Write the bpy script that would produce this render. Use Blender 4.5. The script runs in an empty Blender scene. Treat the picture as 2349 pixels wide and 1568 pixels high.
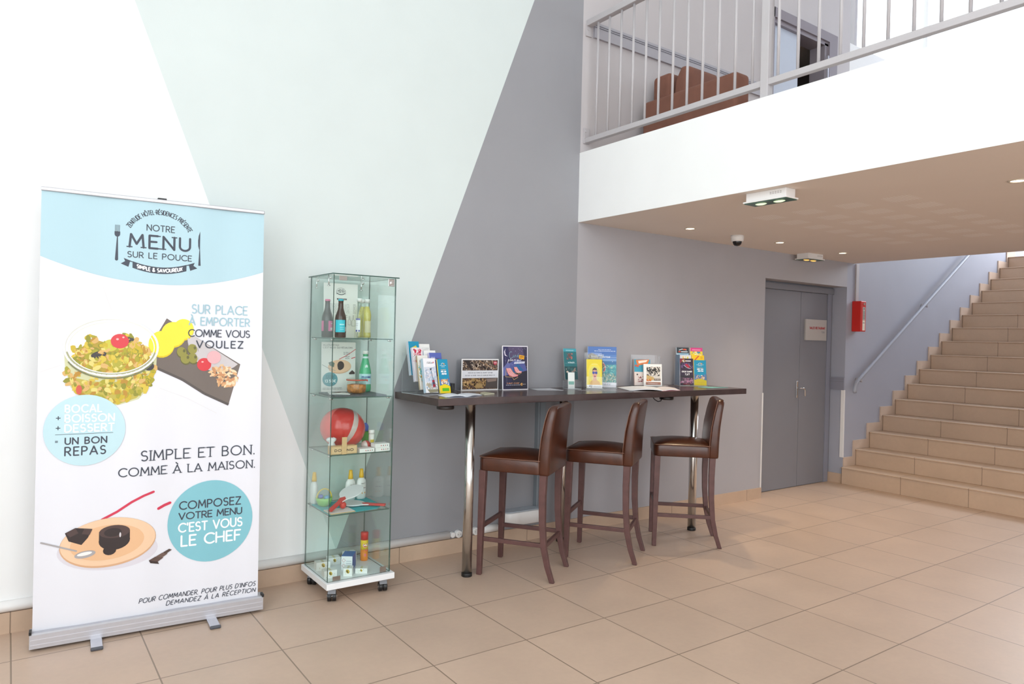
import bpy, bmesh, math, random
from mathutils import Matrix, Vector
S = bpy.context.scene
COL = S.collection
PI = math.pi
def R(d): return math.radians(d)

# ------------------------------------------------------------------ camera, world, light
FPX = 1630.92
cam = bpy.data.cameras.new('camera'); camo = bpy.data.objects.new('camera', cam); COL.objects.link(camo)
cam.sensor_fit = 'HORIZONTAL'; cam.sensor_width = 36.0; cam.lens = FPX / 2349 * 36.0
cam.clip_start = 0.05; cam.clip_end = 200
_r = ((0.81574, -0.577931, 0.023735), (0.016753, -0.01741, -0.999708), (0.578175, 0.8159, -0.004521))
camo.matrix_world = Matrix(((_r[0][0], -_r[1][0], -_r[2][0], 0), (_r[0][1], -_r[1][1], -_r[2][1], -4.048),
                            (_r[0][2], -_r[1][2], -_r[2][2], 1.4278), (0, 0, 0, 1)))
S.camera = camo
S.view_settings.view_transform = 'Standard'; S.view_settings.look = 'None'
S.view_settings.exposure = -0.12; S.view_settings.gamma = 1.0
S.view_settings.use_curve_mapping = False
S.cycles.use_denoising = True
S.cycles.max_bounces = 14; S.cycles.transparent_max_bounces = 32; S.cycles.diffuse_bounces = 5
S.cycles.glossy_bounces = 5; S.cycles.transmission_bounces = 12
S.cycles.sample_clamp_indirect = 8.0; S.cycles.caustics_reflective = False; S.cycles.caustics_refractive = False
W = bpy.data.worlds.new('daylight_sky'); S.world = W; W.use_nodes = True
W.node_tree.nodes['Background'].inputs[0].default_value = (0.86, 0.93, 1.0, 1)
W.node_tree.nodes['Background'].inputs[1].default_value = 2.6
def area(name, loc, rot, sx, sy, power, col=(1, 1, 1)):
    l = bpy.data.lights.new(name, 'AREA'); l.shape = 'RECTANGLE'; l.size = sx; l.size_y = sy; l.energy = power; l.color = col
    o = bpy.data.objects.new(name, l); o.location = loc; o.rotation_euler = rot; COL.objects.link(o); return o
# daylight entering through the glazed front of the lobby (left of and behind the camera) and the upper windows, plus an added side fill
area('daylight_left_glazing', (-2.79, -5.2, 3.35), (R(90), 0, R(-90)), 5.0, 5.7, 178, (0.97, 0.99, 1.0))
area('daylight_front_glazing', (0.2, -8.19, 2.7), (R(90), 0, 0), 5.4, 5.2, 156, (1.0, 0.98, 0.97))
area('added_soffit_fill', (7.4, -8.19, 1.25), (R(90), 0, 0), 4.4, 1.9, 8, (1.0, 0.98, 0.97))  # added fill below the mezzanine to brighten its soffit
area('daylight_stair_window', (12.55, -1.25, 4.6), (R(90), 0, R(90)), 2.1, 2.8, 260, (0.86, 0.92, 1.0))

# ------------------------------------------------------------------ materials
def lin(h):
    h = h.lstrip('#'); v = [int(h[i:i + 2], 16) / 255 for i in (0, 2, 4)]
    return tuple(c / 12.92 if c <= 0.04045 else ((c + 0.055) / 1.055) ** 2.4 for c in v) + (1.0,)
MC = {}
def mat(name, col, rough=0.5, metal=0.0, spec=0.5, noise=0.0, nscale=8.0, bump=0.0, bscale=60.0, emit=0.0, coat=0.0):
    if name in MC: return MC[name]
    m = bpy.data.materials.new(name); m.use_nodes = True; nt = m.node_tree; b = nt.nodes['Principled BSDF']
    c = lin(col) if isinstance(col, str) else tuple(col) + ((1.0,) if len(col) == 3 else ())
    b.inputs['Base Color'].default_value = c; b.inputs['Roughness'].default_value = rough
    b.inputs['Metallic'].default_value = metal; b.inputs['Specular IOR Level'].default_value = spec
    b.inputs['Coat Weight'].default_value = coat; b.inputs['Coat Roughness'].default_value = 0.15
    if emit:
        b.inputs['Emission Color'].default_value = c; b.inputs['Emission Strength'].default_value = emit
    if noise or bump:
        tc = nt.nodes.new('ShaderNodeTexCoord')
    if noise:
        n = nt.nodes.new('ShaderNodeTexNoise'); n.inputs['Scale'].default_value = nscale; n.inputs['Detail'].default_value = 5
        nt.links.new(tc.outputs['Object'], n.inputs['Vector'])
        r = nt.nodes.new('ShaderNodeValToRGB')
        r.color_ramp.elements[0].position = 0.3; r.color_ramp.elements[1].position = 0.7
        r.color_ramp.elements[0].color = tuple(x * (1 - noise) for x in c[:3]) + (1,)
        r.color_ramp.elements[1].color = tuple(min(1, x * (1 + noise)) for x in c[:3]) + (1,)
        nt.links.new(n.outputs[0], r.inputs[0]); nt.links.new(r.outputs[0], b.inputs['Base Color'])
    if bump:
        n2 = nt.nodes.new('ShaderNodeTexNoise'); n2.inputs['Scale'].default_value = bscale; n2.inputs['Detail'].default_value = 4
        nt.links.new(tc.outputs['Object'], n2.inputs['Vector'])
        bp = nt.nodes.new('ShaderNodeBump'); bp.inputs['Strength'].default_value = bump; bp.inputs['Distance'].default_value = 0.004
        nt.links.new(n2.outputs[0], bp.inputs['Height']); nt.links.new(bp.outputs[0], b.inputs['Normal'])
    MC[name] = m; return m
def ink(h, rough=0.45):
    return mat('print_' + h.lstrip('#') + ('' if rough == 0.45 else '_%d' % (rough * 100)), h, rough)
def glass(name, tint, ior=1.5, rough=0.0, fac=1.0):
    if name in MC: return MC[name]
    m = bpy.data.materials.new(name); m.use_nodes = True; nt = m.node_tree; nt.nodes.remove(nt.nodes['Principled BSDF'])
    out = nt.nodes['Material Output']; t = nt.nodes.new('ShaderNodeBsdfTransparent'); t.inputs[0].default_value = tuple(tint) + (1,)
    g = nt.nodes.new('ShaderNodeBsdfGlossy'); g.inputs['Roughness'].default_value = rough; g.inputs[0].default_value = (1, 1, 1, 1)
    f = nt.nodes.new('ShaderNodeLayerWeight'); f.inputs['Blend'].default_value = 0.5      # Schlick reflectance, the same from either side of the pane
    pw = nt.nodes.new('ShaderNodeMath'); pw.operation = 'POWER'; pw.inputs[1].default_value = 5.0; nt.links.new(f.outputs['Facing'], pw.inputs[0])
    r0 = ((ior - 1) / (ior + 1)) ** 2
    mu = nt.nodes.new('ShaderNodeMath'); mu.operation = 'MULTIPLY_ADD'; mu.inputs[1].default_value = (1 - r0) * fac; mu.inputs[2].default_value = r0 * fac
    nt.links.new(pw.outputs[0], mu.inputs[0])
    x = nt.nodes.new('ShaderNodeMixShader'); nt.links.new(mu.outputs[0], x.inputs[0]); nt.links.new(t.outputs[0], x.inputs[1])
    nt.links.new(g.outputs[0], x.inputs[2]); nt.links.new(x.outputs[0], out.inputs[0]); MC[name] = m; return m

def nodes_tile(name, col, ox, oy, px, py, grout, gw, bump=True, use='XY'):
    """large beige floor tiles: joints on a world grid, each tile with a tone of its own and soft clouding"""
    m = bpy.data.materials.new(name); m.use_nodes = True; nt = m.node_tree; b = nt.nodes['Principled BSDF']; N = nt.nodes.new; L = nt.links.new
    tc = N('ShaderNodeTexCoord'); sx = N('ShaderNodeSeparateXYZ'); L(tc.outputs['Object'], sx.inputs[0])
    def math_(op, a, bb=None):
        n = N('ShaderNodeMath'); n.operation = op
        for i, v in enumerate((a, bb)):
            if v is None: continue
            if isinstance(v, (int, float)): n.inputs[i].default_value = v
            else: L(v, n.inputs[i])
        return n.outputs[0]
    masks = []; cells = []
    for ax, o, p in ((use[0], ox, px), (use[1], oy, py)):
        if p is None: continue
        q = math_('DIVIDE', math_('SUBTRACT', sx.outputs[ax], o), p)
        fr = math_('FRACT', q); cells.append(math_('FLOOR', q))
        d = math_('ABSOLUTE', math_('SUBTRACT', fr, 0.5))
        masks.append(math_('GREATER_THAN', d, 0.5 - gw / (2 * p)))
    mk = masks[0] if len(masks) == 1 else math_('MAXIMUM', masks[0], masks[1])
    cb = N('ShaderNodeCombineXYZ'); L(cells[0], cb.inputs[0])
    if len(cells) > 1: L(cells[1], cb.inputs[1])
    wn = N('ShaderNodeTexWhiteNoise'); L(cb.outputs[0], wn.inputs[0])
    n1 = N('ShaderNodeTexNoise'); n1.inputs['Scale'].default_value = 2.6; n1.inputs['Detail'].default_value = 8; n1.inputs['Roughness'].default_value = 0.62
    L(tc.outputs['Object'], n1.inputs['Vector'])
    n2 = N('ShaderNodeTexNoise'); n2.inputs['Scale'].default_value = 34; n2.inputs['Detail'].default_value = 6
    L(tc.outputs['Object'], n2.inputs['Vector'])
    c = lin(col)
    v = math_('ADD', math_('ADD', math_('MULTIPLY', wn.outputs[0], 0.07), math_('MULTIPLY', n1.outputs[0], 0.28)), math_('MULTIPLY', n2.outputs[0], 0.10))
    v = math_('ADD', v, 0.785)
    mx = N('ShaderNodeMix'); mx.data_type = 'RGBA'; mx.blend_type = 'MULTIPLY'; mx.inputs[0].default_value = 1.0
    mx.inputs[6].default_value = c; L(v, mx.inputs[7])
    mg = N('ShaderNodeMix'); mg.data_type = 'RGBA'; L(mk, mg.inputs[0]); L(mx.outputs[2], mg.inputs[6]); mg.inputs[7].default_value = lin(grout)
    L(mg.outputs[2], b.inputs['Base Color'])
    L(math_('ADD', math_('MULTIPLY', n1.outputs[0], 0.18), 0.30), b.inputs['Roughness'])
    b.inputs['Specular IOR Level'].default_value = 0.45
    if bump:
        bp = N('ShaderNodeBump'); bp.inputs['Strength'].default_value = 0.35; bp.inputs['Distance'].default_value = 0.003
        L(math_('SUBTRACT', math_('MULTIPLY', n2.outputs[0], 0.12), mk), bp.inputs['Height']); L(bp.outputs[0], b.inputs['Normal'])
    MC[name] = m; return m

M_floor = nodes_tile('beige_floor_tile', '#c4ab97', 1.0325, -0.855, 0.5, 0.5, '#8b7867', 0.006)
M_step = nodes_tile('beige_step_tile', '#c7ad95', -0.016, 0.0, 0.6, None, '#8b7765', 0.005, use='YX')
M_base = nodes_tile('beige_skirting_tile', '#c3a992', 0.53, 0.0, 0.5, None, '#8b7765', 0.005, use='XY')
M_white = mat('white_wall_paint', '#f2f3f2', 0.7, noise=0.015, nscale=3, bump=0.04, bscale=180)
M_mint = mat('mint_wall_paint', '#d4dddb', 0.7, noise=0.015, nscale=3, bump=0.04, bscale=180)
M_dark = mat('dark_grey_wall_paint', '#97979b', 0.65, noise=0.02, nscale=3, bump=0.05, bscale=180)
M_grey = mat('pale_grey_wall_paint', '#aeacb0', 0.65, noise=0.02, nscale=3, bump=0.05, bscale=180)
M_grey_blue_lit = mat('blue_lit_grey_wall_paint', '#a9abb6', 0.65, noise=0.02, nscale=3, bump=0.05, bscale=180)  # the pale grey paint again, bluish stair light put into its colour
M_upper = mat('upper_wall_paint', '#c4bfc0', 0.65, noise=0.015, nscale=3, bump=0.04, bscale=180)
M_ceil = mat('ceiling_plaster', '#e8ddd3', 0.8, noise=0.015, nscale=2, bump=0.04, bscale=120)
M_guard = mat('wall_guard_plastic', '#8f8f9a', 0.5)
M_door = mat('grey_door_paint', '#828288', 0.45, noise=0.015, nscale=4)
M_rail = mat('grey_railing_paint', '#b9b5b7', 0.45, noise=0.015, nscale=6)
M_chrome = mat('chrome', '#d9d9d9', 0.10, 1.0)
M_steel = mat('brushed_steel', '#a8a29c', 0.28, 1.0, noise=0.05, nscale=40)
M_alu = mat('satin_aluminium', '#c2c2c8', 0.35, 0.75, noise=0.02, nscale=30)
M_black = mat('black_plastic', '#1a191a', 0.4)
M_dgrey = mat('dark_grey_plastic', '#4c4f57', 0.45)
M_wplast = mat('white_plastic', '#eceae8', 0.4)
M_leg = mat('polished_tube', '#d6d3cf', 0.2, 1.0, noise=0.03, nscale=50)
M_wood = mat('dark_red_wood', '#5c3d3a', 0.42, noise=0.16, nscale=22)
M_leather = mat('brown_leather', '#45200f', 0.32, noise=0.28, nscale=9, bump=0.09, bscale=160, spec=0.55, coat=0.14)
M_stitch = mat('tan_thread', '#7d5a4a', 0.6)
M_suede = mat('brown_suede', '#7f5546', 0.85, noise=0.10, nscale=7, bump=0.1, bscale=300)
M_top = mat('wenge_laminate', '#4a3a38', 0.22, noise=0.12, nscale=14)
M_red = mat('red_enamel', '#d0281e', 0.4)
G_case = glass('greenish_display_glass', (0.945, 0.985, 0.972), 1.45)
G_edge = mat('green_glass_edge', '#3c5a52', 0.15)
G_clear = glass('clear_acrylic', (0.975, 0.98, 0.985), 1.4)
G_aedge = mat('acrylic_edge', '#c7cdd0', 0.2)
G_win = glass('window_glass', (0.98, 0.99, 0.99), 1.45)
G_bottle = glass('bottle_glass', (0.95, 0.96, 0.93), 1.45)
G_green = glass('green_bottle_glass', (0.16, 0.62, 0.36), 1.45)

# ------------------------------------------------------------------ mesh builder
class MB:
    def __init__(s, T=None): s.v = []; s.f = []; s.fm = []; s.fs = []; s.mats = []; s.T = T
    def mi(s, m):
        if m not in s.mats: s.mats.append(m)
        return s.mats.index(m)
    def add(s, vs, fs, m, smooth=False, T=None):
        k = len(s.v); i = s.mi(m)
        for p in vs:
            p = Vector(p)
            if T is not None: p = T @ p
            s.v.append(p)
        for f in fs: s.f.append([k + a for a in f]); s.fm.append(i); s.fs.append(smooth)
        return s
    def box(s, a, b, m, T=None):
        x0, y0, z0 = a; x1, y1, z1 = b
        vs = [(x0, y0, z0), (x1, y0, z0), (x1, y1, z0), (x0, y1, z0), (x0, y0, z1), (x1, y0, z1), (x1, y1, z1), (x0, y1, z1)]
        fs = [(3, 2, 1, 0), (4, 5, 6, 7), (0, 1, 5, 4), (1, 2, 6, 5), (2, 3, 7, 6), (3, 0, 4, 7)]
        return s.add(vs, fs, m, False, T)
    def pane(s, a, b, m, edge, T=None):
        """box whose two largest faces take m and whose edges take edge"""
        d = [abs(b[i] - a[i]) for i in range(3)]; k = d.index(min(d))
        x0, y0, z0 = a; x1, y1, z1 = b
        vs = [(x0, y0, z0), (x1, y0, z0), (x1, y1, z0), (x0, y1, z0), (x0, y0, z1), (x1, y0, z1), (x1, y1, z1), (x0, y1, z1)]
        fs = {2: [(3, 2, 1, 0), (4, 5, 6, 7)], 1: [(0, 1, 5, 4), (2, 3, 7, 6)], 0: [(1, 2, 6, 5), (3, 0, 4, 7)]}
        for q in fs: s.add(vs, fs[q], m if q == k else edge, False, T)
        return s
    def loft(s, rings, m, caps=(True, True), smooth=True, closed=True, T=None):
        n = len(rings[0]); vs = [p for r in rings for p in r]; fs = []
        for i in range(len(rings) - 1):
            for j in range(n if closed else n - 1):
                a = i * n + j; b = i * n + (j + 1) % n; fs.append((a, b, b + n, a + n))
        s.add(vs, fs, m, smooth, T)
        k = len(s.v) - len(vs)
        for c, on in ((0, caps[0]), (1, caps[1])):
            if on:
                idx = list(range(n))[::-1] if c == 0 else [(len(rings) - 1) * n + j for j in range(n)]
                s.f.append([k + a for a in idx]); s.fm.append(s.mi(m)); s.fs.append(False)
        return s
    def cyl(s, p0, p1, r0, m, r1=None, n=20, caps=(True, True), T=None):
        r1 = r0 if r1 is None else r1
        return s.tube([p0, p1], [r0, r1], m, n, caps, T)
    def tube(s, path, rad, m, n=10, caps=(True, True), T=None):
        P = [Vector(p) for p in path]; rings = []; prev = None
        for i, p in enumerate(P):
            d = (P[min(i + 1, len(P) - 1)] - P[max(i - 1, 0)]).normalized()
            if prev is None:
                a = Vector((0, 0, 1)) if abs(d.z) < 0.9 else Vector((1, 0, 0)); u = d.cross(a).normalized()
            else:
                u = (prev - d * prev.dot(d)); u = u.normalized() if u.length > 1e-6 else d.orthogonal().normalized()
            prev = u; w = d.cross(u); r = rad[i] if isinstance(rad, (list, tuple)) else rad
            rings.append([tuple(p + (u * math.cos(2 * PI * k / n) + w * math.sin(2 * PI * k / n)) * r) for k in range(n)])
        return s.loft(rings, m, caps, True, True, T)
    def lathe(s, prof, m, c=(0, 0, 0), n=28, T=None, caps=(True, True), sx=1.0, sy=1.0):
        rings = [[(c[0] + r * sx * math.cos(2 * PI * k / n), c[1] + r * sy * math.sin(2 * PI * k / n), c[2] + z) for k in range(n)] for r, z in prof]
        return s.loft(rings, m, caps, True, True, T)
    def ball(s, c, r, m, n=20, k=12, T=None):
        if isinstance(r, (int, float)): r = (r, r, r)
        prof = [(max(1e-4, math.sin(PI * i / k)), -math.cos(PI * i / k)) for i in range(k + 1)]
        rings = [[(c[0] + a * r[0] * math.cos(2 * PI * j / n), c[1] + a * r[1] * math.sin(2 * PI * j / n), c[2] + b * r[2]) for j in range(n)] for a, b in prof]
        return s.loft(rings, m, (False, False), True, True, T)
    def poly(s, pts, m, T=None): return s.add(pts, [tuple(range(len(pts)))], m, False, T)
    def prism(s, pts, z0, z1, m, T=None, axis='z'):
        """closed outline (counter-clockwise) pushed along an axis"""
        n = len(pts)
        def P(x, y, z): return (x, y, z) if axis == 'z' else ((x, z, y) if axis == 'y' else (z, x, y))
        vs = [P(x, y, z0) for x, y in pts] + [P(x, y, z1) for x, y in pts]
        fs = [tuple(range(n))[::-1], tuple(range(n, 2 * n))] + [(i, (i + 1) % n, n + (i + 1) % n, n + i) for i in range(n)]
        return s.add(vs, fs, m, False, T)
    def build(s, name, parent=None, loc=None, rot=None, bevel=0, seg=2, label=None, kind=None):
        me = bpy.data.meshes.new(name); me.from_pydata([tuple(p) for p in s.v], [], s.f)
        for m in s.mats: me.materials.append(m)
        me.polygons.foreach_set('material_index', s.fm); me.polygons.foreach_set('use_smooth', s.fs); me.update()
        bm = bmesh.new(); bm.from_mesh(me)
        if not getattr(s, 'flat', False): bmesh.ops.recalc_face_normals(bm, faces=bm.faces)
        bm.to_mesh(me); bm.free()
        o = bpy.data.objects.new(name, me); COL.objects.link(o)
        if parent is not None: o.parent = parent
        if loc is not None: o.location = loc
        if rot is not None: o.rotation_euler = rot
        if bevel:
            b = o.modifiers.new('bevel', 'BEVEL'); b.width = bevel; b.segments = seg; b.limit_method = 'ANGLE'; b.angle_limit = R(40)
        if label: o['label'] = label
        if kind: o['kind'] = kind
        return o
def tag(o, label, cat, group=None):
    o['label'] = label; o['category'] = cat
    if group: o['group'] = group
    return o
def thing(name, label, cat, loc=(0, 0, 0), rz=0.0, group=None):
    o = bpy.data.objects.new(name, None); COL.objects.link(o); o.location = loc; o.rotation_euler = (0, 0, rz)
    o.empty_display_size = 0.05
    return tag(o, label, cat, group)
def copy_tree(o, parent=None, loc=None, rot=None):
    c = o.copy(); COL.objects.link(c)
    if parent is not None: c.parent = parent
    if loc is not None: c.location = loc
    if rot is not None: c.rotation_euler = rot
    for ch in list(o.children): copy_tree(ch, c)
    return c
def rrect(w, d, r, z, cx=0, cy=0, n=5):
    out = []
    for sx, sy, a0 in ((1, 1, 0), (-1, 1, 90), (-1, -1, 180), (1, -1, 270)):
        for k in range(n + 1):
            a = R(a0 + 90 * k / n); out.append((cx + sx * (w / 2 - r) + r * math.cos(a), cy + sy * (d / 2 - r) + r * math.sin(a), z))
    return out

# ------------------------------------------------------------------ lettering: a rounded stroke alphabet
def arc(cx, cy, rx, ry, a0, a1, n=10):
    return [(cx + rx * math.cos(R(a0 + (a1 - a0) * k / n)), cy + ry * math.sin(R(a0 + (a1 - a0) * k / n))) for k in range(n + 1)]
GL = {
 'A': (.80, [[(0, 0), (.4, 1), (.8, 0)], [(.13, .32), (.67, .32)]]),
 'B': (.58, [[(0, 0), (0, 1), (.28, 1)] + arc(.28, .76, .24, .24, 90, -90) + [(0, .52)], [(.28, .52)] + arc(.30, .26, .27, .26, 90, -90) + [(0, 0)]]),
 'C': (.80, [arc(.5, .5, .5, .5, 48, 312, 18)]),
 'D': (.72, [[(0, 0), (0, 1), (.24, 1)] + arc(.24, .5, .48, .5, 90, -90, 14) + [(0, 0)]]),
 'E': (.52, [[(.52, 1), (0, 1), (0, 0), (.52, 0)], [(0, .52), (.44, .52)]]),
 'F': (.50, [[(.5, 1), (0, 1), (0, 0)], [(0, .5), (.42, .5)]]),
 'G': (.88, [arc(.5, .5, .5, .5, 48, 350, 18) + [(.98, .45), (.6, .45)]]),
 'H': (.70, [[(0, 0), (0, 1)], [(.7, 0), (.7, 1)], [(0, .5), (.7, .5)]]),
 'I': (.02, [[(.01, 0), (.01, 1)]]),
 'J': (.45, [[(.45, 1), (.45, .25)] + arc(.22, .23, .23, .23, 0, -170, 8)]),
 'K': (.62, [[(0, 0), (0, 1)], [(.58, 1), (.02, .45)], [(.2, .6), (.62, 0)]]),
 'L': (.48, [[(0, 1), (0, 0), (.48, 0)]]),
 'M': (.86, [[(0, 0), (.08, 1), (.43, .25), (.78, 1), (.86, 0)]]),
 'N': (.70, [[(0, 0), (0, 1), (.7, 0), (.7, 1)]]),
 'O': (1.0, [arc(.5, .5, .5, .5, 90, 450, 24)]),
 'P': (.56, [[(0, 0), (0, 1), (.28, 1)] + arc(.28, .73, .28, .27, 90, -90) + [(0, .46)]]),
 'Q': (1.0, [arc(.5, .5, .5, .5, 90, 450, 24), [(.6, .3), (.98, -.05)]]),
 'R': (.60, [[(0, 0), (0, 1), (.28, 1)] + arc(.28, .73, .28, .27, 90, -90) + [(0, .46)], [(.26, .46), (.6, 0)]]),
 'S': (.55, [arc(.28, .75, .25, .25, 40, 270, 12) + arc(.28, .26, .27, .26, 90, -140, 12)[1:]]),
 'T': (.62, [[(0, 1), (.62, 1)], [(.31, 1), (.31, 0)]]),
 'U': (.66, [[(0, 1), (0, .33)] + arc(.33, .33, .33, .33, 180, 360, 12) + [(.66, 1)]]),
 'V': (.76, [[(0, 1), (.38, 0), (.76, 1)]]),
 'W': (1.1, [[(0, 1), (.28, 0), (.55, .85), (.82, 0), (1.1, 1)]]),
 'X': (.66, [[(0, 0), (.66, 1)], [(0, 1), (.66, 0)]]),
 'Y': (.66, [[(0, 1), (.33, .5), (.66, 1)], [(.33, .5), (.33, 0)]]),
 'Z': (.60, [[(0, 1), (.6, 1), (0, 0), (.6, 0)]]),
 '0': (.62, [arc(.31, .5, .31, .5, 90, 450, 18)]), '1': (.22, [[(0, .82), (.2, 1), (.2, 0)]]),
 '2': (.52, [arc(.26, .74, .26, .26, 160, -35, 9) + [(0, 0), (.52, 0)]]),
 '3': (.52, [arc(.25, .76, .24, .24, 140, -90, 9) + arc(.25, .26, .27, .26, 90, -150, 9)]),
 '4': (.56, [[(.42, 0), (.42, 1), (0, .3), (.56, .3)]]), '6': (.56, [[(.46, .98), (.06, .42)] + arc(.28, .3, .27, .3, 150, 510, 14)]),
 '8': (.54, [arc(.27, .76, .22, .24, -90, 270, 14), arc(.27, .27, .27, .27, 90, 450, 14)]), '9': (.56, [[(.10, .02), (.50, .58)] + arc(.28, .7, .27, .3, -30, 330, 14)]),
 '5': (.52, [[(.48, 1), (.08, 1), (.04, .55)] + arc(.25, .32, .27, .32, 110, -150, 10)]),
 '7': (.52, [[(0, 1), (.52, 1), (.16, 0)]]), '/': (.4, [[(0, -.05), (.4, 1.05)]]),
 '.': (.04, [[(.02, .0), (.02, .05)]]), ',': (.06, [[(.04, .05), (0, -.12)]]), "'": (.04, [[(.02, 1), (.02, .76)]]),
 '-': (.30, [[(0, .45), (.3, .45)]]), '+': (.5, [[(0, .45), (.5, .45)], [(.25, .2), (.25, .7)]]), '=': (.4, [[(0, .35), (.4, .35)], [(0, .6), (.4, .6)]]),
 '>': (.4, [[(0, .7), (.4, .45), (0, .2)]]),
 '&': (.7, [[(.68, 0), (.14, .68)] + arc(.3, .8, .18, .2, 215, -50, 9) + [(.1, .42)] + arc(.3, .24, .28, .25, 150, 340, 9) + [(.66, .42)]]),
 '\u20ac': (.75, [arc(.5, .5, .42, .5, 48, 312, 14), [(0, .58), (.5, .58)], [(0, .42), (.5, .42)]]),
 ' ': (.32, []),
}
def _acc(b, s): w, st = GL[b]; return (w, st + [[(w / 2 + p[0], p[1]) for p in s]])
GL['\u00c9'] = _acc('E', [(-.06, 1.12), (.12, 1.32)]); GL['\u00c0'] = _acc('A', [(-.14, 1.32), (.05, 1.12)])
GL['\u00d4'] = _acc('O', [(-.18, 1.12), (0, 1.3), (.18, 1.12)]); GL['\u2022'] = GL['.']
def text_width(t, gap): return sum(GL[c][0] + gap for c in t) - gap
def stroke(mb, pl, w, m, P, caps=True):
    """one pen stroke of width w; P maps flat (u, v) to 3D"""
    fine = [pl[0]]
    for a, b in zip(pl, pl[1:]):
        k = max(1, math.ceil(math.hypot(b[0] - a[0], b[1] - a[1]) / .03))
        fine += [(a[0] + (b[0] - a[0]) * i / k, a[1] + (b[1] - a[1]) * i / k) for i in range(1, k + 1)]
    o, d = Vector(P(*fine[0])), .004
    nv = (Vector(P(fine[0][0] + d, fine[0][1])) - o).cross(Vector(P(fine[0][0], fine[0][1] + d)) - o); nv = nv.normalized() * 2e-5 if nv.length > 1e-12 else nv
    P0 = P; step_ = [0]
    def P(u, v): return Vector(P0(u, v)) + nv * (step_[0] % 9)      # crossing strokes never share one plane
    for (ax, ay), (bx, by) in zip(fine, fine[1:]):
        step_[0] += 1
        dx, dy = bx - ax, by - ay; l = math.hypot(dx, dy) or 1e-9; nx, ny = -dy / l * w / 2, dx / l * w / 2
        mb.add([P(ax - nx, ay - ny), P(bx - nx, by - ny), P(bx + nx, by + ny), P(ax + nx, ay + ny)], [(0, 1, 2, 3)], m)
    if caps:
        for (ax, ay) in pl:
            step_[0] += 1
            mb.add([P(ax + w / 2 * math.cos(k * PI / 4), ay + w / 2 * math.sin(k * PI / 4)) for k in range(8)], [tuple(range(8))], m)
def text(mb, t, x0, x1, y, h, w, m, P, gap=.24, align='fit', serif=0.0, slant=0.0, caps=True):
    """letters of height h on base line y; 'fit' stretches the line over x0..x1, else x0 is left ('l') or centre ('c')"""
    t = t.upper(); tw = text_width(t, gap); sx = h
    if align == 'fit': sx = (x1 - x0) / tw; x = x0
    elif align == 'c': x = x0 - tw * sx / 2
    else: x = x0
    for c in t:
        gw, st = GL[c]
        for pl in st:
            q = [(x + a * sx + slant * b * h, y + b * h) for a, b in pl]; stroke(mb, q, w, m, P, caps)
            if serif and c not in '.,':
                for (px, py), (gx, gy) in zip(q, pl):
                    if (gx, gy) in (pl[0], pl[-1]) and gy in (0, 1) and len(pl) < 12: stroke(mb, [(px - serif, py), (px + serif, py)], w * .55, m, P, False)
        x += (gw + gap) * sx
def disc(mb, cx, cy, rx, ry, m, P, n=36, rings=4, rot=0.0):
    rings = max(rings, math.ceil(max(rx, ry) / .02)) if max(rx, ry) < .25 else rings
    pts = []; c, s_ = math.cos(rot), math.sin(rot)
    for k in range(1, rings + 1):
        for j in range(n):
            a = 2 * PI * j / n; ex, ey = rx * k / rings * math.cos(a), ry * k / rings * math.sin(a); pts.append(P(cx + ex * c - ey * s_, cy + ex * s_ + ey * c))
    fs = [tuple(range(n))]
    for k in range(rings - 1):
        for j in range(n): a = k * n + j; b = k * n + (j + 1) % n; fs.append((a, b, b + n, a + n))
    mb.add(pts, fs, m)
def ringband(mb, cx, cy, rx, ry, t, m, P, a0=0, a1=360, n=40):
    o = arc(cx, cy, rx, ry, a0, a1, n); i = arc(cx, cy, rx - t, ry - t, a0, a1, n)
    for k in range(n): mb.add([P(*i[k]), P(*o[k]), P(*o[k + 1]), P(*i[k + 1])], [(0, 1, 2, 3)], m)
def strip(mb, top, bot, m, P):
    """surface between two lines of the same number of points"""
    for k in range(len(top) - 1): mb.add([P(*bot[k]), P(*bot[k + 1]), P(*top[k + 1]), P(*top[k])], [(0, 1, 2, 3)], m)
def fill(mb, pts, m, P, step=.02):
    """flat outline cut into narrow upright strips, so that it follows a rippled sheet"""
    def cut(q, x, keep):
        out = []
        for (ax, ay), (bx, by) in zip(q, q[1:] + q[:1]):
            ia, ib = (ax - x) * keep >= 0, (bx - x) * keep >= 0
            if ia: out.append((ax, ay))
            if ia != ib: t = (x - ax) / (bx - ax); out.append((x, ay + (by - ay) * t))
        return out
    x = min(p[0] for p in pts); e = max(p[0] for p in pts)
    while x < e:
        q = cut(cut(list(pts), x, 1), x + step, -1)
        if len(q) > 2: mb.add([P(*p) for p in q], [tuple(range(len(q)))], m)
        x += step
def clip(pts, poly):
    """part of an outline inside a convex outline (both counter-clockwise)"""
    for (ax, ay), (bx, by) in zip(poly, poly[1:] + poly[:1]):
        side = lambda p: (bx - ax) * (p[1] - ay) - (by - ay) * (p[0] - ax); out = []
        for p, q in zip(pts, pts[1:] + pts[:1]):
            a, b = side(p), side(q)
            if a >= 0: out.append(p)
            if (a >= 0) != (b >= 0): t = a / (a - b); out.append((p[0] + (q[0] - p[0]) * t, p[1] + (q[1] - p[1]) * t))
        pts = out
        if not pts: break
    return pts
def grid(mb, x0, y0, x1, y1, nx, ny, m, P):
    vs = [P(x0 + (x1 - x0) * i / nx, y0 + (y1 - y0) * j / ny) for j in range(ny + 1) for i in range(nx + 1)]
    fs = [(j * (nx + 1) + i, j * (nx + 1) + i + 1, (j + 1) * (nx + 1) + i + 1, (j + 1) * (nx + 1) + i) for j in range(ny) for i in range(nx)]
    mb.add(vs, fs, m, True)
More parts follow.
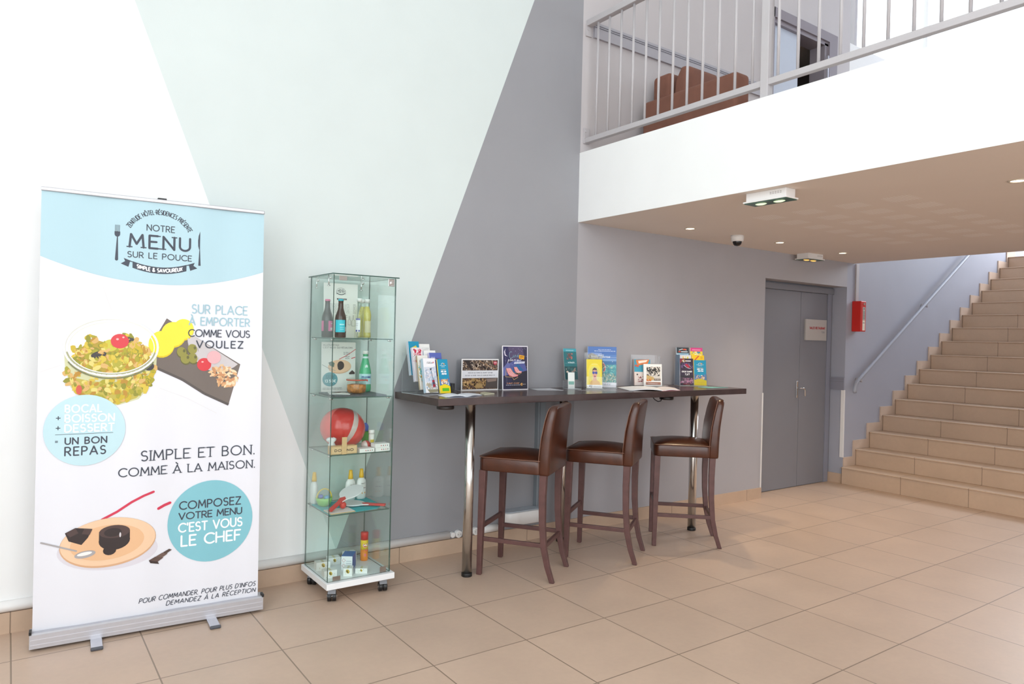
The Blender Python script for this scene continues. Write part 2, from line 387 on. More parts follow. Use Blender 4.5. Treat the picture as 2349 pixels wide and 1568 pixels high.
def blob(mb, cx, cy, r, m, P, rng, n=9, flat=1.0, rot=None):
    a0 = rng.random() * 6.28 if rot is None else rot; c, s_ = math.cos(a0), math.sin(a0); pts = []
    for k in range(n):
        q = r * (0.72 + 0.5 * rng.random()); a = 2 * PI * k / n; ex, ey = q * math.cos(a), q * flat * math.sin(a)
        pts.append(P(cx + ex * c - ey * s_, cy + ex * s_ + ey * c))
    mb.add(pts, [tuple(range(n))], m)
# ------------------------------------------------------------------ the room
def struct(name, mb, parent=None, bevel=0): return mb.build(name, parent, bevel=bevel, kind=None if parent else 'structure')
HH = 7.2
struct('floor', MB().box((-3, -8.4, -.1), (12.8, .3, 0), M_floor))
x1 = lambda z: 1.602 - .3805 * (z - .143)
wb = MB()
def wp(pts, m): wb.prism(pts, 0.0, 0.16, m, axis='y')
wp([(-3, 0), (1.618, 0), (1.618, .143), (x1(HH), HH), (-3, HH)], M_white)
wp([(1.618, .143), (3.449, 5.04), (3.449, HH), (x1(HH), HH)], M_mint)
wp([(1.618, 0), (3.449, 0), (3.449, 5.04), (1.618, .143)], M_dark)
wp([(3.449, 0), (5.745, 0), (5.745, 2.55), (3.449, 2.55)], M_grey)
wp([(5.745, 2.05), (7.14, 2.05), (7.14, 2.55), (5.745, 2.55)], M_grey)
wp([(7.14, 0), (12.6, 0), (12.6, 4.15), (7.14, 4.15)], M_grey_blue_lit)
wp([(3.449, 2.55), (5.72, 2.55), (5.72, HH), (3.449, HH)], M_upper)
wp([(5.72, 4.52), (6.74, 4.52), (6.74, HH), (5.72, HH)], M_upper)
wp([(5.72, 2.55), (6.74, 2.55), (6.74, 2.72), (5.72, 2.72)], M_upper)
wp([(6.74, 2.55), (7.08, 2.55), (7.08, HH), (6.74, HH)], M_upper)
wp([(7.08, 4.15), (8.93, 4.15), (8.93, 4.58), (7.08, 4.58)], M_white)  # white paints the glare by the window into this piece of wall
wp([(7.08, 6.95), (12.6, 6.95), (12.6, HH), (7.08, HH)], M_grey_blue_lit)
wp([(7.08, 2.55), (7.14, 2.55), (7.14, 4.15), (7.08, 4.15)], M_grey_blue_lit)
wp([(12.3, 4.15), (12.6, 4.15), (12.6, 6.95), (12.3, 6.95)], M_grey_blue_lit)
struct('wall_back', wb)
struct('ceiling', MB().box((-3, -8.4, HH), (12.8, .2, HH + .1), M_white))
# low ceiling below the mezzanine with its perforated acoustic field
def perf_material():
    m = M_ceil.copy(); m.name = 'perforated_ceiling_plaster'; nt = m.node_tree; N = nt.nodes.new; L = nt.links.new; b = nt.nodes['Principled BSDF']
    tc = N('ShaderNodeTexCoord'); sx = N('ShaderNodeSeparateXYZ'); L(tc.outputs['Object'], sx.inputs[0])
    def mt(op, a, bb=None):
        n = N('ShaderNodeMath'); n.operation = op
        for i, v in enumerate((a, bb)):
            if v is None: continue
            if isinstance(v, (int, float)): n.inputs[i].default_value = v
            else: L(v, n.inputs[i])
        return n.outputs[0]
    res = None; dots = []
    for ax, o, lo, hi in (('X', 4.268, -.5, 6.5), ('Y', -1.058, -3.5, .5)):
        q = mt('DIVIDE', mt('SUBTRACT', sx.outputs[ax], o), .2955)
        c = mt('ABSOLUTE', mt('SUBTRACT', mt('FRACT', mt('ADD', q, .5)), .5))
        k = mt('LESS_THAN', c, .285)
        k = mt('MULTIPLY', k, mt('MULTIPLY', mt('GREATER_THAN', q, lo), mt('LESS_THAN', q, hi)))
        res = k if res is None else mt('MULTIPLY', res, k)
        d = mt('SUBTRACT', mt('FRACT', mt('ADD', mt('MULTIPLY', q, 14.0), .5)), .5); dots.append(mt('MULTIPLY', d, d))
    hole = mt('LESS_THAN', mt('ADD', dots[0], dots[1]), .075)
    fac = mt('MULTIPLY', res, hole)
    src = b.inputs['Base Color'].links[0].from_socket
    mx = N('ShaderNodeMix'); mx.data_type = 'RGBA'; L(fac, mx.inputs[0]); L(src, mx.inputs[6]); mx.inputs[7].default_value = (1, .99, .98, 1)
    L(mx.outputs[2], b.inputs['Base Color']); return m
struct('ceiling_low', MB().box((3.45, -8.2, 2.305), (7.27, 0, 2.36), perf_material()))
struct('wall_balcony', MB().box((3.445, -8.2, 2.36), (3.575, 0, 2.82), M_white).box((3.445, -8.2, 2.305), (3.4495, 0, 2.3599), M_white))
struct('floor_upper', MB().box((3.575, -8.2, 2.36), (7.27, 0, 2.72), M_floor))
# glazed walls that let the daylight in (outside the frame; the right-hand front one is made up)
def glazed(name, wname, ax, p, lo, hi, z0, z1, LO, HI, n):
    w = MB()
    def bx(a0, a1, b0, b1, t0, t1, mb, m, pane=False):
        A, B = ((t0, a0, b0), (t1, a1, b1)) if ax == 'x' else ((a0, t0, b0), (a1, t1, b1))
        mb.pane(A, B, m, m) if pane else mb.box(A, B, m)
    for a0, a1, b0, b1 in ((LO, lo, 0, HH), (hi, HI, 0, HH), (lo, hi, 0, z0), (lo, hi, z1, HH)): bx(a0, a1, b0, b1, p, p + .2, w, M_white)
    struct(wname, w)
    f = MB()
    for a0, a1, b0, b1 in ((lo, hi, z0, z0 + .06), (lo, hi, z1 - .06, z1)): bx(a0, a1, b0, b1, p + .06, p + .12, f, M_alu)
    for k in range(n + 1):
        c = lo + .03 + (hi - lo - .06) * k / n; bx(c - .03, c + .03, z0, z1, p + .06, p + .12, f, M_alu)
    fo = struct(name, f); g = MB(); bx(lo, hi, z0, z1, p + .085, p + .095, g, G_win, True); g.build('window_pane', fo)
glazed('window_3', 'wall_left', 'x', -3.0, -7.7, -2.7, .5, 6.2, -8.4, 0, 4)
glazed('window_4', 'wall_front', 'y', -8.4, -2.5, 2.9, .08, 5.3, -3, 4.9, 5)
glazed('window_added_fill', 'wall_front_right', 'y', -8.4, 5.2, 9.6, .3, 2.2, 4.9, 12.8, 3)  # invented window, added to carry the fill under the mezzanine
glazed('window_5', 'wall_right', 'x', 12.6, -2.3, -.2, 3.2, 6.0, -8.4, .2, 2)
struct('wall_stair', MB().box((7.12, -2.60, 0), (12.6, -2.46, HH), M_grey_blue_lit))
def upper_window(name, xa, xb, z0, z1, muls):
    f = MB()
    for a, b, c, d in ((xa, xb, z0, z0 + .05), (xa, xb, z1 - .05, z1), (xa, xa + .05, z0, z1), (xb - .05, xb, z0, z1)): f.box((a, .07, c), (b, .12, d), M_wplast)
    for x in muls: f.box((x - .025, .06, z0), (x + .025, .12, z1), M_rail)
    o = struct(name, f); MB().pane((xa, .09, z0), (xb, .096, z1), G_win, G_win).build('window_pane', o)
upper_window('window_1', 7.08, 8.93, 4.58, 6.95, (7.29,))
upper_window('window_2', 8.93, 12.3, 4.15, 6.95, ())
# skirting, guards and cable trunking at the foot of the wall
struct('baseboard_back', MB().box((-2.8, -.012, 0), (5.745, 0, .098), M_base))
struct('baseboard_door', MB().box((7.128, -.0, 0), (7.14, .16, .098), M_base))
struct('trim_1', MB().box((5.735, -.008, .098), (5.747, .006, .98), M_wplast), bevel=.002)
struct('trim_2', MB().box((7.128, -.008, .27), (7.146, .03, .975), M_wplast), bevel=.002)
t3 = MB().box((7.124, 0, .973), (7.141, .155, 1.107), M_guard)
for z in (1.06, 1.085): t3.box((7.122, 0, z), (7.126, .155, z + .004), M_door)
struct('trim_3', t3)
t4 = MB().box((3.55, -.02, 3.70), (5.68, 0, 3.815), mat('pale_guard_plastic', '#adabb2', .5))
for z in (3.775, 3.79): t4.box((3.55, -.0225, z), (5.68, -.019, z + .005), mat('guard_groove', '#6f6f78', .6))
struct('trim_4', t4)
# ground floor double door in its recess
def door_lower():
    f = MB(); f.box((5.745, .155, 0), (7.14, .30, 2.05), M_door)
    d = struct('door_1', f)
    MB().box((5.75, .128, 1.975), (7.125, .158, 2.035), M_door).build('door_header', d, bevel=.004)
    MB().box((7.03, .14, 0), (7.1, .158, 1.975), mat('door_frame_paint', '#8d8f9b', .45)).build('door_frame', d)
    MB().box((5.755, .146, .006), (6.548, .1545, 1.97), M_door).build('door_leaf', d, bevel=.001)
    l = MB().box((6.553, .146, .006), (7.025, .1545, 1.97), M_door).build('door_leaf', d, bevel=.001)
    h = MB().box((6.497, .138, .90), (6.525, .1455, 1.07), M_chrome)
    h.tube([(6.51, .14, 1.0), (6.51, .10, 1.0), (6.53, .09, 1.0)], .008, M_chrome); h.tube([(6.53, .09, 1.004), (6.568, .09, .985), (6.572, .09, .92)], .009, M_chrome)
    h.build('door_handle', d, bevel=.002)
    p = MB(); p.box((6.62, .128, 1.485), (6.995, .1445, 1.70), mat('brushed_sign', '#c9c4bd', .4, .3))
    P = lambda u, v: (u, .1275, v); red = ink('#b3262c')
    text(p, 'SALLES RESTAURANT', 6.685, 6.965, 1.602, .022, .006, red, P, caps=False)
    text(p, 'TOUS', 6.90, 6.955, 1.563, .017, .003, ink('#7d8084'), P, caps=False)
    p.build('sign_plate', d)
door_lower()
# upper floor double door: one leaf shut, the other open on a dim room
def door_upper():
    f = MB()
    fr = mat('upper_door_frame', '#8a8288', .3)
    for a, b, c, d_, y0 in ((5.68, 6.80, 4.47, 4.56, -.03), (5.68, 5.75, 2.72, 4.56, -.03), (6.66, 6.80, 2.72, 4.47, -.03), (5.72, 6.74, 4.43, 4.48, -.012), (6.60, 6.70, 2.72, 4.45, -.012)): f.box((a, y0, c), (b, .15, d_), fr)
    d = struct('door_2', f)
    lf = MB().box((5.76, .02, 2.725), (6.20, .06, 4.43), mat('pale_blue_door', '#c3ccda', .28)); lf.build('door_leaf', d, bevel=.002)
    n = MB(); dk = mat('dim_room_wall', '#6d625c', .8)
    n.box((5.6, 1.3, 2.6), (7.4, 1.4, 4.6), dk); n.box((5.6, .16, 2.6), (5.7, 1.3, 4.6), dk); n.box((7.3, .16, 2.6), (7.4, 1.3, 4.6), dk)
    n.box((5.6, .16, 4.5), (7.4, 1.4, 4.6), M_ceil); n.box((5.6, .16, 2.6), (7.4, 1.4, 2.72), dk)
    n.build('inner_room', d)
    h = MB().box((6.635, -.03, 3.9), (6.652, -.012, 4.33), M_alu); h.build('door_hinge', d)
door_upper()
# ------------------------------------------------------------------ staircase and handrail
SX, SZ, RUN, RISE = 7.1, .175, .2705, .1687
st = thing('staircase', 'wide staircase of beige tiled steps climbing away at the right', 'staircase', (0, 0, 0))
for k in range(16):
    x0 = SX + RUN * k; z1 = SZ + RISE * k; z0 = 0 if k == 0 else z1 - RISE
    s = MB(); s.box((x0, -2.42, z0), (x0 + RUN + .02, -.0125, z1 - .012), M_step); s.box((x0 - .008, -2.42, z1 - .012), (x0 + RUN + .02, -.0125, z1), M_step)
    s.build('step', st, bevel=.003)
    
def stair_skirt():
    s = MB(); pts = []
    for k in range(16):
        xa = max(7.146, SX + RUN * k - .045); xb = SX + RUN * (k + 1) - .045; z = SZ + RISE * k + .095
        s.box((xa, -.012, max(0, z - .40)), (xb, -.0005, z), mat('pale_skirting_tile', '#cfb9a6', .45, noise=.06, nscale=5))
    return s
stair_skirt().build('skirting_board', st)
struct('floor_landing', MB().box((SX + RUN * 16, -2.42, 2.4), (12.6, 0, SZ + RISE * 15), M_floor))
hr = thing('handrail', 'pale grey metal tube handrail running up the wall beside the stairs', 'handrail', (7.232, -.07, 1.05))
ang = (2.59 - 1.05) / (9.76 - 7.232)
MB().tube([(-.012, .0, -.10), (-.02, 0, -.075), (-.008, 0, -.03), (.02, 0, .012)] + [(t, 0, t * ang) for t in (.1, 1, 2, 3, 4.2)], .0185, mat('handrail_paint', '#a6aab5', .4), 14).build('rail', hr)
for t in (.1, 1.5, 3.0):
    b = MB().tube([(t, 0, t * ang - .017), (t + .03, .005, t * ang - .05), (t + .04, .065, t * ang - .04)], .006, M_rail, 8); b.cyl((t + .04, .062, t * ang - .04), (t + .04, .0695, t * ang - .04), .03, M_rail, n=18); b.build('bracket', hr)
# red wall box with the cable duct above it
rb = thing('fire_alarm_box', 'small red box on the wall at the foot of the stairs', 'box', (7.30, -.1, 1.59))
MB().box((-.055, 0, 0), (.045, .0995, .318), M_red).build('housing', rb, bevel=.006)
fm = MB(); P = lambda u, v: (u, -.0008, v); fm.box((-.022, -.0006, .12), (.028, .001, .255), ink('#b9b2a8')); fm.box((-.022, -.0006, .012), (.028, .001, .118), ink('#efe6d4'))
fm.poly([P(-.008, .232), P(.012, .232), P(.002, .25)], ink('#222222'))
for i in range(7): fm.box((-.016, -.0012, .135 + i * .012), (.022, -.0005, .139 + i * .012), ink('#4a4a4a'))
fm.box((-.016, -.0012, .088), (.02, -.0005, .094), ink('#4a4a4a')); fm.build('notice', rb)
MB().cyl((.003, -.006, .288), (.003, .001, .288), .012, M_chrome).build('lock', rb)
tag(MB().box((7.292, -.016, 1.909), (7.345, -.0005, 2.304), mat('duct_plastic', '#b9b4b4', .5)).build('cable_duct', bevel=.002), 'narrow grey cable duct above the red wall box', 'cable duct')
# ------------------------------------------------------------------ low ceiling fittings
lampm = mat('warm_lamp', (1.0, .86, .62), .4, emit=9.0)
for i, (x, y, lab) in enumerate(((4.254, -.372, 'leftmost recessed downlight, in the low ceiling left of the dome camera'), (5.373, -.394, 'recessed downlight between the dome camera and the small exit light'),
                                 (6.371, -.386, 'recessed downlight farthest back, right of the small exit light'), (4.236, -2.549, 'large recessed downlight cut by the right edge of the photo'))):
    t = thing('downlight', lab, 'ceiling light', (x, y, 2.305), 0, 'downlights in the low ceiling')
    MB().lathe([(.044, 0), (.046, -.003), (.034, -.004), (.032, .0)], mat('lamp_ring', '#e8dcc8', .3, .4), caps=(False, False)).build('trim_ring', t)
    MB().lathe([(.0325, -.0012), (.02, -.0022), (.0005, -.0025)], lampm, caps=(False, False)).build('bulb', t)
    l = bpy.data.lights.new('downlight_beam', 'SPOT'); l.energy = 10 if i == 3 else 44; l.color = (1, .78, .5); l.spot_size = R(96); l.spot_blend = .8; l.shadow_soft_size = .03
    o = bpy.data.objects.new('downlight_beam', l); o.location = (x, y, 2.295); o.rotation_euler = (R(-16), 0, 0); COL.objects.link(o)
dc = thing('dome_camera', 'white security dome with black eye on the low ceiling', 'security camera', (4.80, -.393, 2.305))
MB().lathe([(.052, 0), (.052, -.02), (.048, -.045), (.044, -.048), (.001, -.048)], M_wplast, caps=(True, False)).build('housing', dc)
MB().lathe([(.036, -.044), (.0355, -.055), (.031, -.07), (.02, -.081), (.001, -.085)], mat('black_dome', '#1c1716', .12), caps=(False, False)).build('dome_cover', dc)
def exit_light(loc, rz, lab, w, d, h, lampcol):
    t = thing('emergency_light', lab, 'emergency light', loc, R(rz), 'emergency lights on the low ceiling')
    MB().box((-w / 2 + .012, -d / 2 + .012, -h + .006), (w / 2 - .012, d / 2 - .012, 0), M_wplast).build('housing', t, bevel=.003)
    MB().box((-w / 2, -d / 2, -h), (w / 2, d / 2, -h + .009), M_wplast).build('frame', t, bevel=.002)
    g = MB().box((-w / 2 + .006, -d / 2 + .006, -h - .004), (w / 2 - .006, d / 2 - .006, -h - .0002), mat('green_exit_lens', '#2c5c4c', .25))
    g.build('lens', t)
    for s in (-1, 1): MB().lathe([(.03, -h - .005), (.02, -h - .009), (.0005, -h - .010)], mat(lampcol[0], lampcol[1], .3, emit=lampcol[2]), c=(s * w * .21, 0, 0), sx=1.2, sy=.7).build('lamp', t)
    p = MB(); P = lambda u, v: (u, -d / 2 + .0115, v)
    for r_ in range(2):
        for k in range(5): p.add([P(w * .10 + k * .016, -.018 - r_ * .008), P(w * .10 + k * .016 + .011, -.018 - r_ * .008), P(w * .10 + k * .016 + .011, -.014 - r_ * .008), P(w * .10 + k * .016, -.014 - r_ * .008)], [(0, 1, 2, 3)], ink('#b0aaa6'))
    p.flat = True; p.build('notice', t)
exit_light((3.548, -1.565, 2.305), -90, 'long white emergency light with green lens by the balcony edge', .285, .115, .058, ('green_lamp', (.72, .9, .55), 1.2))
exit_light((6.255, -.125, 2.305), -3, 'small white emergency light at the back beside the wall', .25, .15, .055, ('amber_lamp', (1.0, .5, .12), 1.5))
# ------------------------------------------------------------------ balcony railing and the armchair behind it
rl = thing('balcony_railing', 'grey metal railing of thin upright bars along the balcony', 'railing', (3.5, 0, 2.82))
def rbx(n, a, b, bev=.003): return MB().box(a, b, M_rail).build(n, rl, bevel=bev)
rbx('top_rail', (-.025, -4.6, .948), (.025, -.012, .992)); rbx('bottom_rail', (-.02, -4.6, .078), (.02, -.012, .114))
for y in (-1.555, -3.12): rbx('post', (-.025, y - .025, 0), (.025, y + .025, .95))
for z, n in ((.88, 0), (.08, 0)):
    b = MB().box((-.028, -.012, z - .005), (.028, -.001, z + .11), M_rail); b.cyl((-.012, -.018, z + (.045 if z > .5 else .085)), (-.012, -.011, z + (.045 if z > .5 else .085)), .007, M_rail); b.build('wall_bracket', rl, bevel=.001)
bal = [-.112 - .1225 * k for k in range(12)] + [-1.628 - .1225 * k for k in range(12)]
b0 = MB().cyl((0, 0, .112), (0, 0, .95), .0085, M_rail, n=10).build('baluster', rl, loc=(0, bal[0], 0))
for y in bal[1:]: copy_tree(b0, rl, (0, y, 0))
ac = thing('armchair', 'brown suede armchair standing behind the balcony railing', 'armchair', (4.0, -.06, 2.72))
def soft(name, a, b, bev=.035): return MB().box(a, b, M_suede).build(name, ac, bevel=bev, seg=4)
soft('arm', (0, -.90, 0), (.16, -.02, .57)); soft('arm', (.72, -.90, 0), (.88, -.02, .57)); soft('backrest', (.13, -.18, .05), (.75, 0, .80)); soft('seat', (.162, -1.02, .06), (.72, -.16, .40))
cu = MB().loft([rrect(.40 - .5 * max(0, z - .33), .12 - .6 * max(0, z - .33), .03, z, cx=0, cy=-z * .10) for z in (0, .06, .2, .32, .39, .41)], M_suede); cu.build('cushion', ac, loc=(.345, -.245, .401), bevel=.0)
# ------------------------------------------------------------------ roll-up banner
def banner():
    t = thing('roll_up_banner', 'tall white and pale blue roll-up menu banner standing at the left', 'banner', (.097, -.30, 0), -.0594)
    OFF = .03                                   # the sheet rises a little behind the front face of the case
    def P(l):
        def f(u, v):
            rip = .0028 * math.sin(u * 24 + .8 * v) * (1 - .55 * v / 2.05) + .0028 * math.sin(u * 11 + 1 - v)
            return (u, OFF + .02 * v + rip - l * .0007, v)
        return f
    L0 = P(0); s = MB(); s.flat = True
    white = mat('banner_white', '#e4e5ec', .42); blue = mat('banner_pale_blue', '#b0d0da', .42); teal = mat('banner_aqua', '#80bfcb', .42)
    dk = mat('banner_ink', '#353b49', .45); wt = mat('banner_white_ink', '#f6f8fa', .45)
    grid(s, .0095, .045, .972, 2.045, 46, 84, white, L0)
    back = MB(); grid(back, .0095, .045, .972, 2.045, 20, 20, white, lambda u, v: (u, L0(u, v)[1] + .0006, v)); s.add(back.v, [f[::-1] for f in back.f], white)
    # blue head with its curved lower edge
    n = 46; us = [.0096 + (.9719 - .0096) * k / n for k in range(n + 1)]
    edge = lambda u: 1.648 + .1 * ((u - .5) / .49) ** 2
    L1 = P(1); rows = 12
    for r_ in range(rows):
        strip(s, [(u, edge(u) + (2.0445 - edge(u)) * (r_ + 1) / rows) for u in us], [(u, edge(u) + (2.0445 - edge(u)) * r_ / rows) for u in us], blue, L1)
    L2, L3, L4, L5, L6 = P(2), P(3), P(4), P(5), P(6)
    # logo
    arcs = 'ZENITUDE H\u00d4TEL-R\u00c9SIDENCES PR\u00c9SENTE'; gap = .22; tw = text_width(arcs, gap); cx, cy, rr = .489, 1.842, .143; a = R(152); span = R(152 - 29); h = .021
    sc = rr * span / tw
    for c in arcs:
        gw, stt = GL[c]
        for pl in stt:
            q = []
            for x, y in pl:
                th = a - x * sc / rr; q.append((cx + (rr + y * h) * math.cos(th), cy + (rr + y * h) * math.sin(th)))
            stroke(s, q, .0034, dk, L2, False)
        a -= (gw + gap) * sc / rr
    text(s, 'NOTRE', .432, .552, 1.904, .028, .0042, dk, L2, .26)
    text(s, 'MENU', .360, .622, 1.820, .060, .0098, dk, L2, .36, serif=.0125)
    text(s, 'SUR LE POUCE', .353, .63, 1.771, .026, .0042, dk, L2, .26)
    # ribbon
    rc = lambda u, o: (u, 1.700 + o + .022 * ((u - .491) / .12) ** 2)
    ru = [.374 + (.608 - .374) * k / 14 for k in range(15)]; strip(s, [rc(u, .031) for u in ru], [rc(u, 0) for u in ru], dk, L2)
    for sg in (-1, 1):
        m_ = lambda x: .491 + sg * x
        pts = [(m_(.128), 1.749), (m_(.154), 1.765), (m_(.148), 1.750), (m_(.166), 1.738), (m_(.134), 1.724)]
        for tri in ((0, 1, 2), (0, 2, 4), (2, 3, 4)): s.add([L2(*pts[i]) for i in tri], [(0, 1, 2)], dk)
        s.add([L2(m_(.128), 1.749), L2(m_(.154), 1.765), L2(m_(.10), 1.744)], [(0, 1, 2)], dk)
    tx = 'SIMPLE & SAVOUREUX'; tws = text_width(tx, .22); x = .393
    for c in tx:
        gw, stt = GL[c]
        for pl in stt: stroke(s, [(x + p[0] * .196 / tws, rc(x + p[0] * .196 / tws, .0075 + p[1] * .0165)[1]) for p in pl], .0046, wt, L3, False)
        x += (gw + .22) * .196 / tws
    # fork and knife
    for k in range(4): stroke(s, [(.3005 + k * .0055, 1.918), (.3005 + k * .0055, 1.885)], .0022, dk, L2, False)
    disc(s, .309, 1.875, .0115, .013, dk, L2, 16, 1); s.add([L2(.2975, 1.875), L2(.3205, 1.875), L2(.3205, 1.887), L2(.2975, 1.887)], [(0, 1, 2, 3)], dk)
    s.add([L2(.3075, 1.865), L2(.301, 1.757), L2(.314, 1.757), L2(.3115, 1.865)], [(0, 1, 2, 3)], dk); disc(s, .3075, 1.757, .0065, .007, dk, L2, 12, 1)
    kn = [(.6675, 1.922), (.661, 1.90), (.6585, 1.875), (.6595, 1.848), (.6635, 1.832), (.6675, 1.832)]; s.add([L2(*p) for p in kn], [tuple(range(6))], dk)
    s.add([L2(.665, 1.834), L2(.6675, 1.834), L2(.672, 1.752), L2(.661, 1.752)], [(0, 1, 2, 3)], dk)
    # slate board with potato slices, olives, tomatoes and tuna
    slate = ink('#71665f', .5); sl = [(.525, 1.487), (.452, 1.345), (.49, 1.244), (.815, 1.062), (.868, 1.265), (.64, 1.41)]
    fill(s, sl, slate, L1)
    stroke(s, [(.487, 1.246), (.60, 1.19), (.70, 1.12), (.815, 1.062)], .012, ink('#57504c', .5), L2, False)
    yl, ylb = ink('#f2e23c', .5), ink('#e2c81e', .5)
    for x, y, r_ in ((.60, 1.437, .052), (.556, 1.412, .062), (.505, 1.365, .064)): disc(s, x, y - .005, r_ * .9, r_, ylb, L2, 22, 2); disc(s, x, y, r_ * .88, r_ * .95, yl, L3, 22, 2)
    ol, old = ink('#8f8a34', .4), ink('#5f5c22', .4)
    for x, y in ((.594, 1.325), (.611, 1.293), (.645, 1.295), (.642, 1.34)): disc(s, x + .002, y - .004, .0245, .028, old, L2, 16, 1, .3); disc(s, x, y, .021, .025, ol, L3, 16, 1, .3); disc(s, x + .011, y + .006, .006, .008, old, L4, 10, 1)
    tom, tomh = ink('#d32a33', .35), ink('#f7b7b2', .4)
    for x, y, r_ in ((.742, 1.30, .033), (.697, 1.264, .033)): disc(s, x, y, r_, r_ * .98, tom, L3, 22, 2); disc(s, x - .008, y + .013, .006, .004, tomh, L4, 8, 1)
    rg = random.Random(4); tn = [ink(c, .5) for c in ('#e9c294', '#d9a877', '#f2d7b3', '#c98f62')]
    for k in range(90):
        a_ = rg.random() * 6.28; q = rg.random() ** .5; blob(s, .79 + .062 * q * math.cos(a_) - .02 * q * math.sin(a_), 1.208 + .056 * q * math.sin(a_), .009 + .008 * rg.random(), tn[k % 4], (L3, L4, L5)[k % 3], rg, 7, .45)
    # jar of salad
    foods = [ink(c, .5) for c in ('#c9b02c', '#a8a02a', '#d8bf45', '#b98a2e', '#e0d27a', '#8f8d2a', '#d9b06a')]
    glr, glb = ink('#e6e7df', .3), ink('#cfd0a4', .4)
    body = [(.107, 1.325), (.112, 1.25), (.135, 1.16), (.185, 1.10), (.255, 1.072), (.33, 1.074), (.41, 1.10), (.465, 1.17), (.483, 1.25), (.486, 1.33)]
    fill(s, body, glb, L1); disc(s, .297, 1.345, .19, .134, ink('#eeeee6', .35), L2, 44, 3)
    fill(s, [(.128, 1.27), (.16, 1.33), (.22, 1.38), (.29, 1.36), (.36, 1.395), (.43, 1.35), (.468, 1.27), (.40, 1.225), (.297, 1.212), (.19, 1.225)], ink('#b39a34', .5), L3)
    fill(s, [(.122, 1.22), (.16, 1.20), (.22, 1.185), (.297, 1.18), (.38, 1.19), (.472, 1.22), (.455, 1.16), (.40, 1.105), (.33, 1.08), (.255, 1.078), (.19, 1.105), (.14, 1.16)], ink('#bfb04a', .5), L2)
    rg = random.Random(9)
    def inside(x, y): return ((x - .297) / .155) ** 2 + ((y - 1.315) / .098) ** 2 < 1 and y < 1.385 + .02 * math.sin(x * 40)
    for k in range(330):
        x = .115 + .36 * rg.random(); y = 1.085 + .25 * rg.random(); lo = 1.075 + .7 * (x - .297) ** 2 * 4; hi = 1.335 - math.sqrt(max(0, 1 - ((x - .297) / .19) ** 2)) * .125
        if lo + .012 < y < hi - .012 and abs(x - .297) < .178: blob(s, x, y, .009 + .012 * rg.random(), foods[k % 7], (L3, L4)[k % 2], rg, 8, .6)
    for k in range(330):
        x = .12 + .35 * rg.random(); y = 1.215 + .19 * rg.random()
        if inside(x, y): blob(s, x, y, .009 + .013 * rg.random(), foods[(k * 3 + 1) % 7], (L4, L5)[k % 2], rg, 8, .6)
    bk = ink('#2a2220', .35)
    for x, y, a_, b_ in ((.243, 1.308, .032, .016), (.358, 1.378, .03, .014), (.452, 1.255, .022, .02)): disc(s, x, y, a_, b_, bk, L5, 16, 1, .2)
    for x, y, a_, b_, c in ((.29, 1.352, .03, .028, '#c9c03a'), (.327, 1.268, .03, .029, '#aea62c'), (.345, 1.285, .022, .018, '#d0c648')): disc(s, x, y, a_, b_, ink(c, .4), L5, 18, 1)
    disc(s, .328, 1.373, .0375, .034, tom, L6, 24, 2); disc(s, .318, 1.382, .006, .005, tomh, P(7), 8, 1); disc(s, .342, 1.391, .005, .004, tomh, P(7), 8, 1)
    disc(s, .168, 1.148, .012, .022, ink('#cf5a48', .5), L5, 12, 1)
    ringband(s, .297, 1.345, .196, .139, .010, glr, L6, n=56); ringband(s, .297, 1.343, .186, .129, .007, ink('#9fa07a', .3), L6, 190, 350, 36); ringband(s, .297, 1.343, .178, .122, .004, ink('#f4f4ee', .3), L6, n=50)
    ringband(s, .297, 1.333, .194, .137, .006, ink('#6f7248', .35), P(7), 205, 335, 32)
    # printed text
    lb = ink('#9cc0cb', .45)
    haze = [(.765 + .147 * math.cos(R(a_)), 1.405 + .178 * math.sin(R(a_))) for a_ in range(0, 360, 10)]
    q = clip(haze, [(.525, 1.487), (.46, 1.345), (.49, 1.244), (.815, 1.062), (.868, 1.265), (.64, 1.41)]); fill(s, q, ink('#c9c3c4', .5), L2)
    fill(s, clip([(.742 + .033 * math.cos(R(a_)), 1.30 + .0325 * math.sin(R(a_))) for a_ in range(0, 360, 20)], haze), ink('#e2b0b4', .45), P(4.5))
    text(s, 'SUR PLACE', .637, .896, 1.517, .042, .0052, lb, P(4.5)); text(s, '\u00c0 EMPORTER', .625, .908, 1.459, .038, .0052, lb, P(4.5))
    text(s, 'COMME VOUS', .623, .909, 1.402, .034, .0046, dk, L5, .2); text(s, 'VOULEZ', .66, .878, 1.347, .034, .0056, dk, L5, .36)
    disc(s, .196, .963, .162, .162, mat('banner_soft_blue', '#bedee6', .42), L5, 48, 6)
    text(s, 'BOCAL', .117, .259, 1.046, .033, .0062, wt, L6, .3); text(s, 'BOISSON', .117, .311, 1.002, .033, .0062, wt, L6, .28); text(s, 'DESSERT', .117, .311, .957, .033, .0062, wt, L6, .28)
    for y in (1.008, .963): text(s, '+', .083, .101, y, .03, .0036, dk, L6, align='l')
    stroke(s, [(.08, .947), (.308, .947)], .0018, dk, L6, False); text(s, '=', .081, .095, .905, .022, .003, dk, L6, align='l')
    text(s, 'UN BON', .119, .282, .902, .028, .0056, dk, L6, .3); text(s, 'REPAS', .119, .278, .851, .037, .006, dk, L6, .34)
    text(s, 'SIMPLE ET BON.', .426, .942, .806, .046, .0056, dk, L3, .27, serif=.0075); text(s, 'COMME \u00c0 LA MAISON.', .334, .945, .737, .038, .005, dk, L3, .25, serif=.0065)
    disc(s, .742, .4865, .1965, .2005, teal, L3, 56, 7)
    text(s, 'COMPOSEZ', .598, .88, .556, .037, .006, dk, L4); text(s, 'VOTRE MENU', .596, .886, .507, .031, .0056, dk, L4, .2)
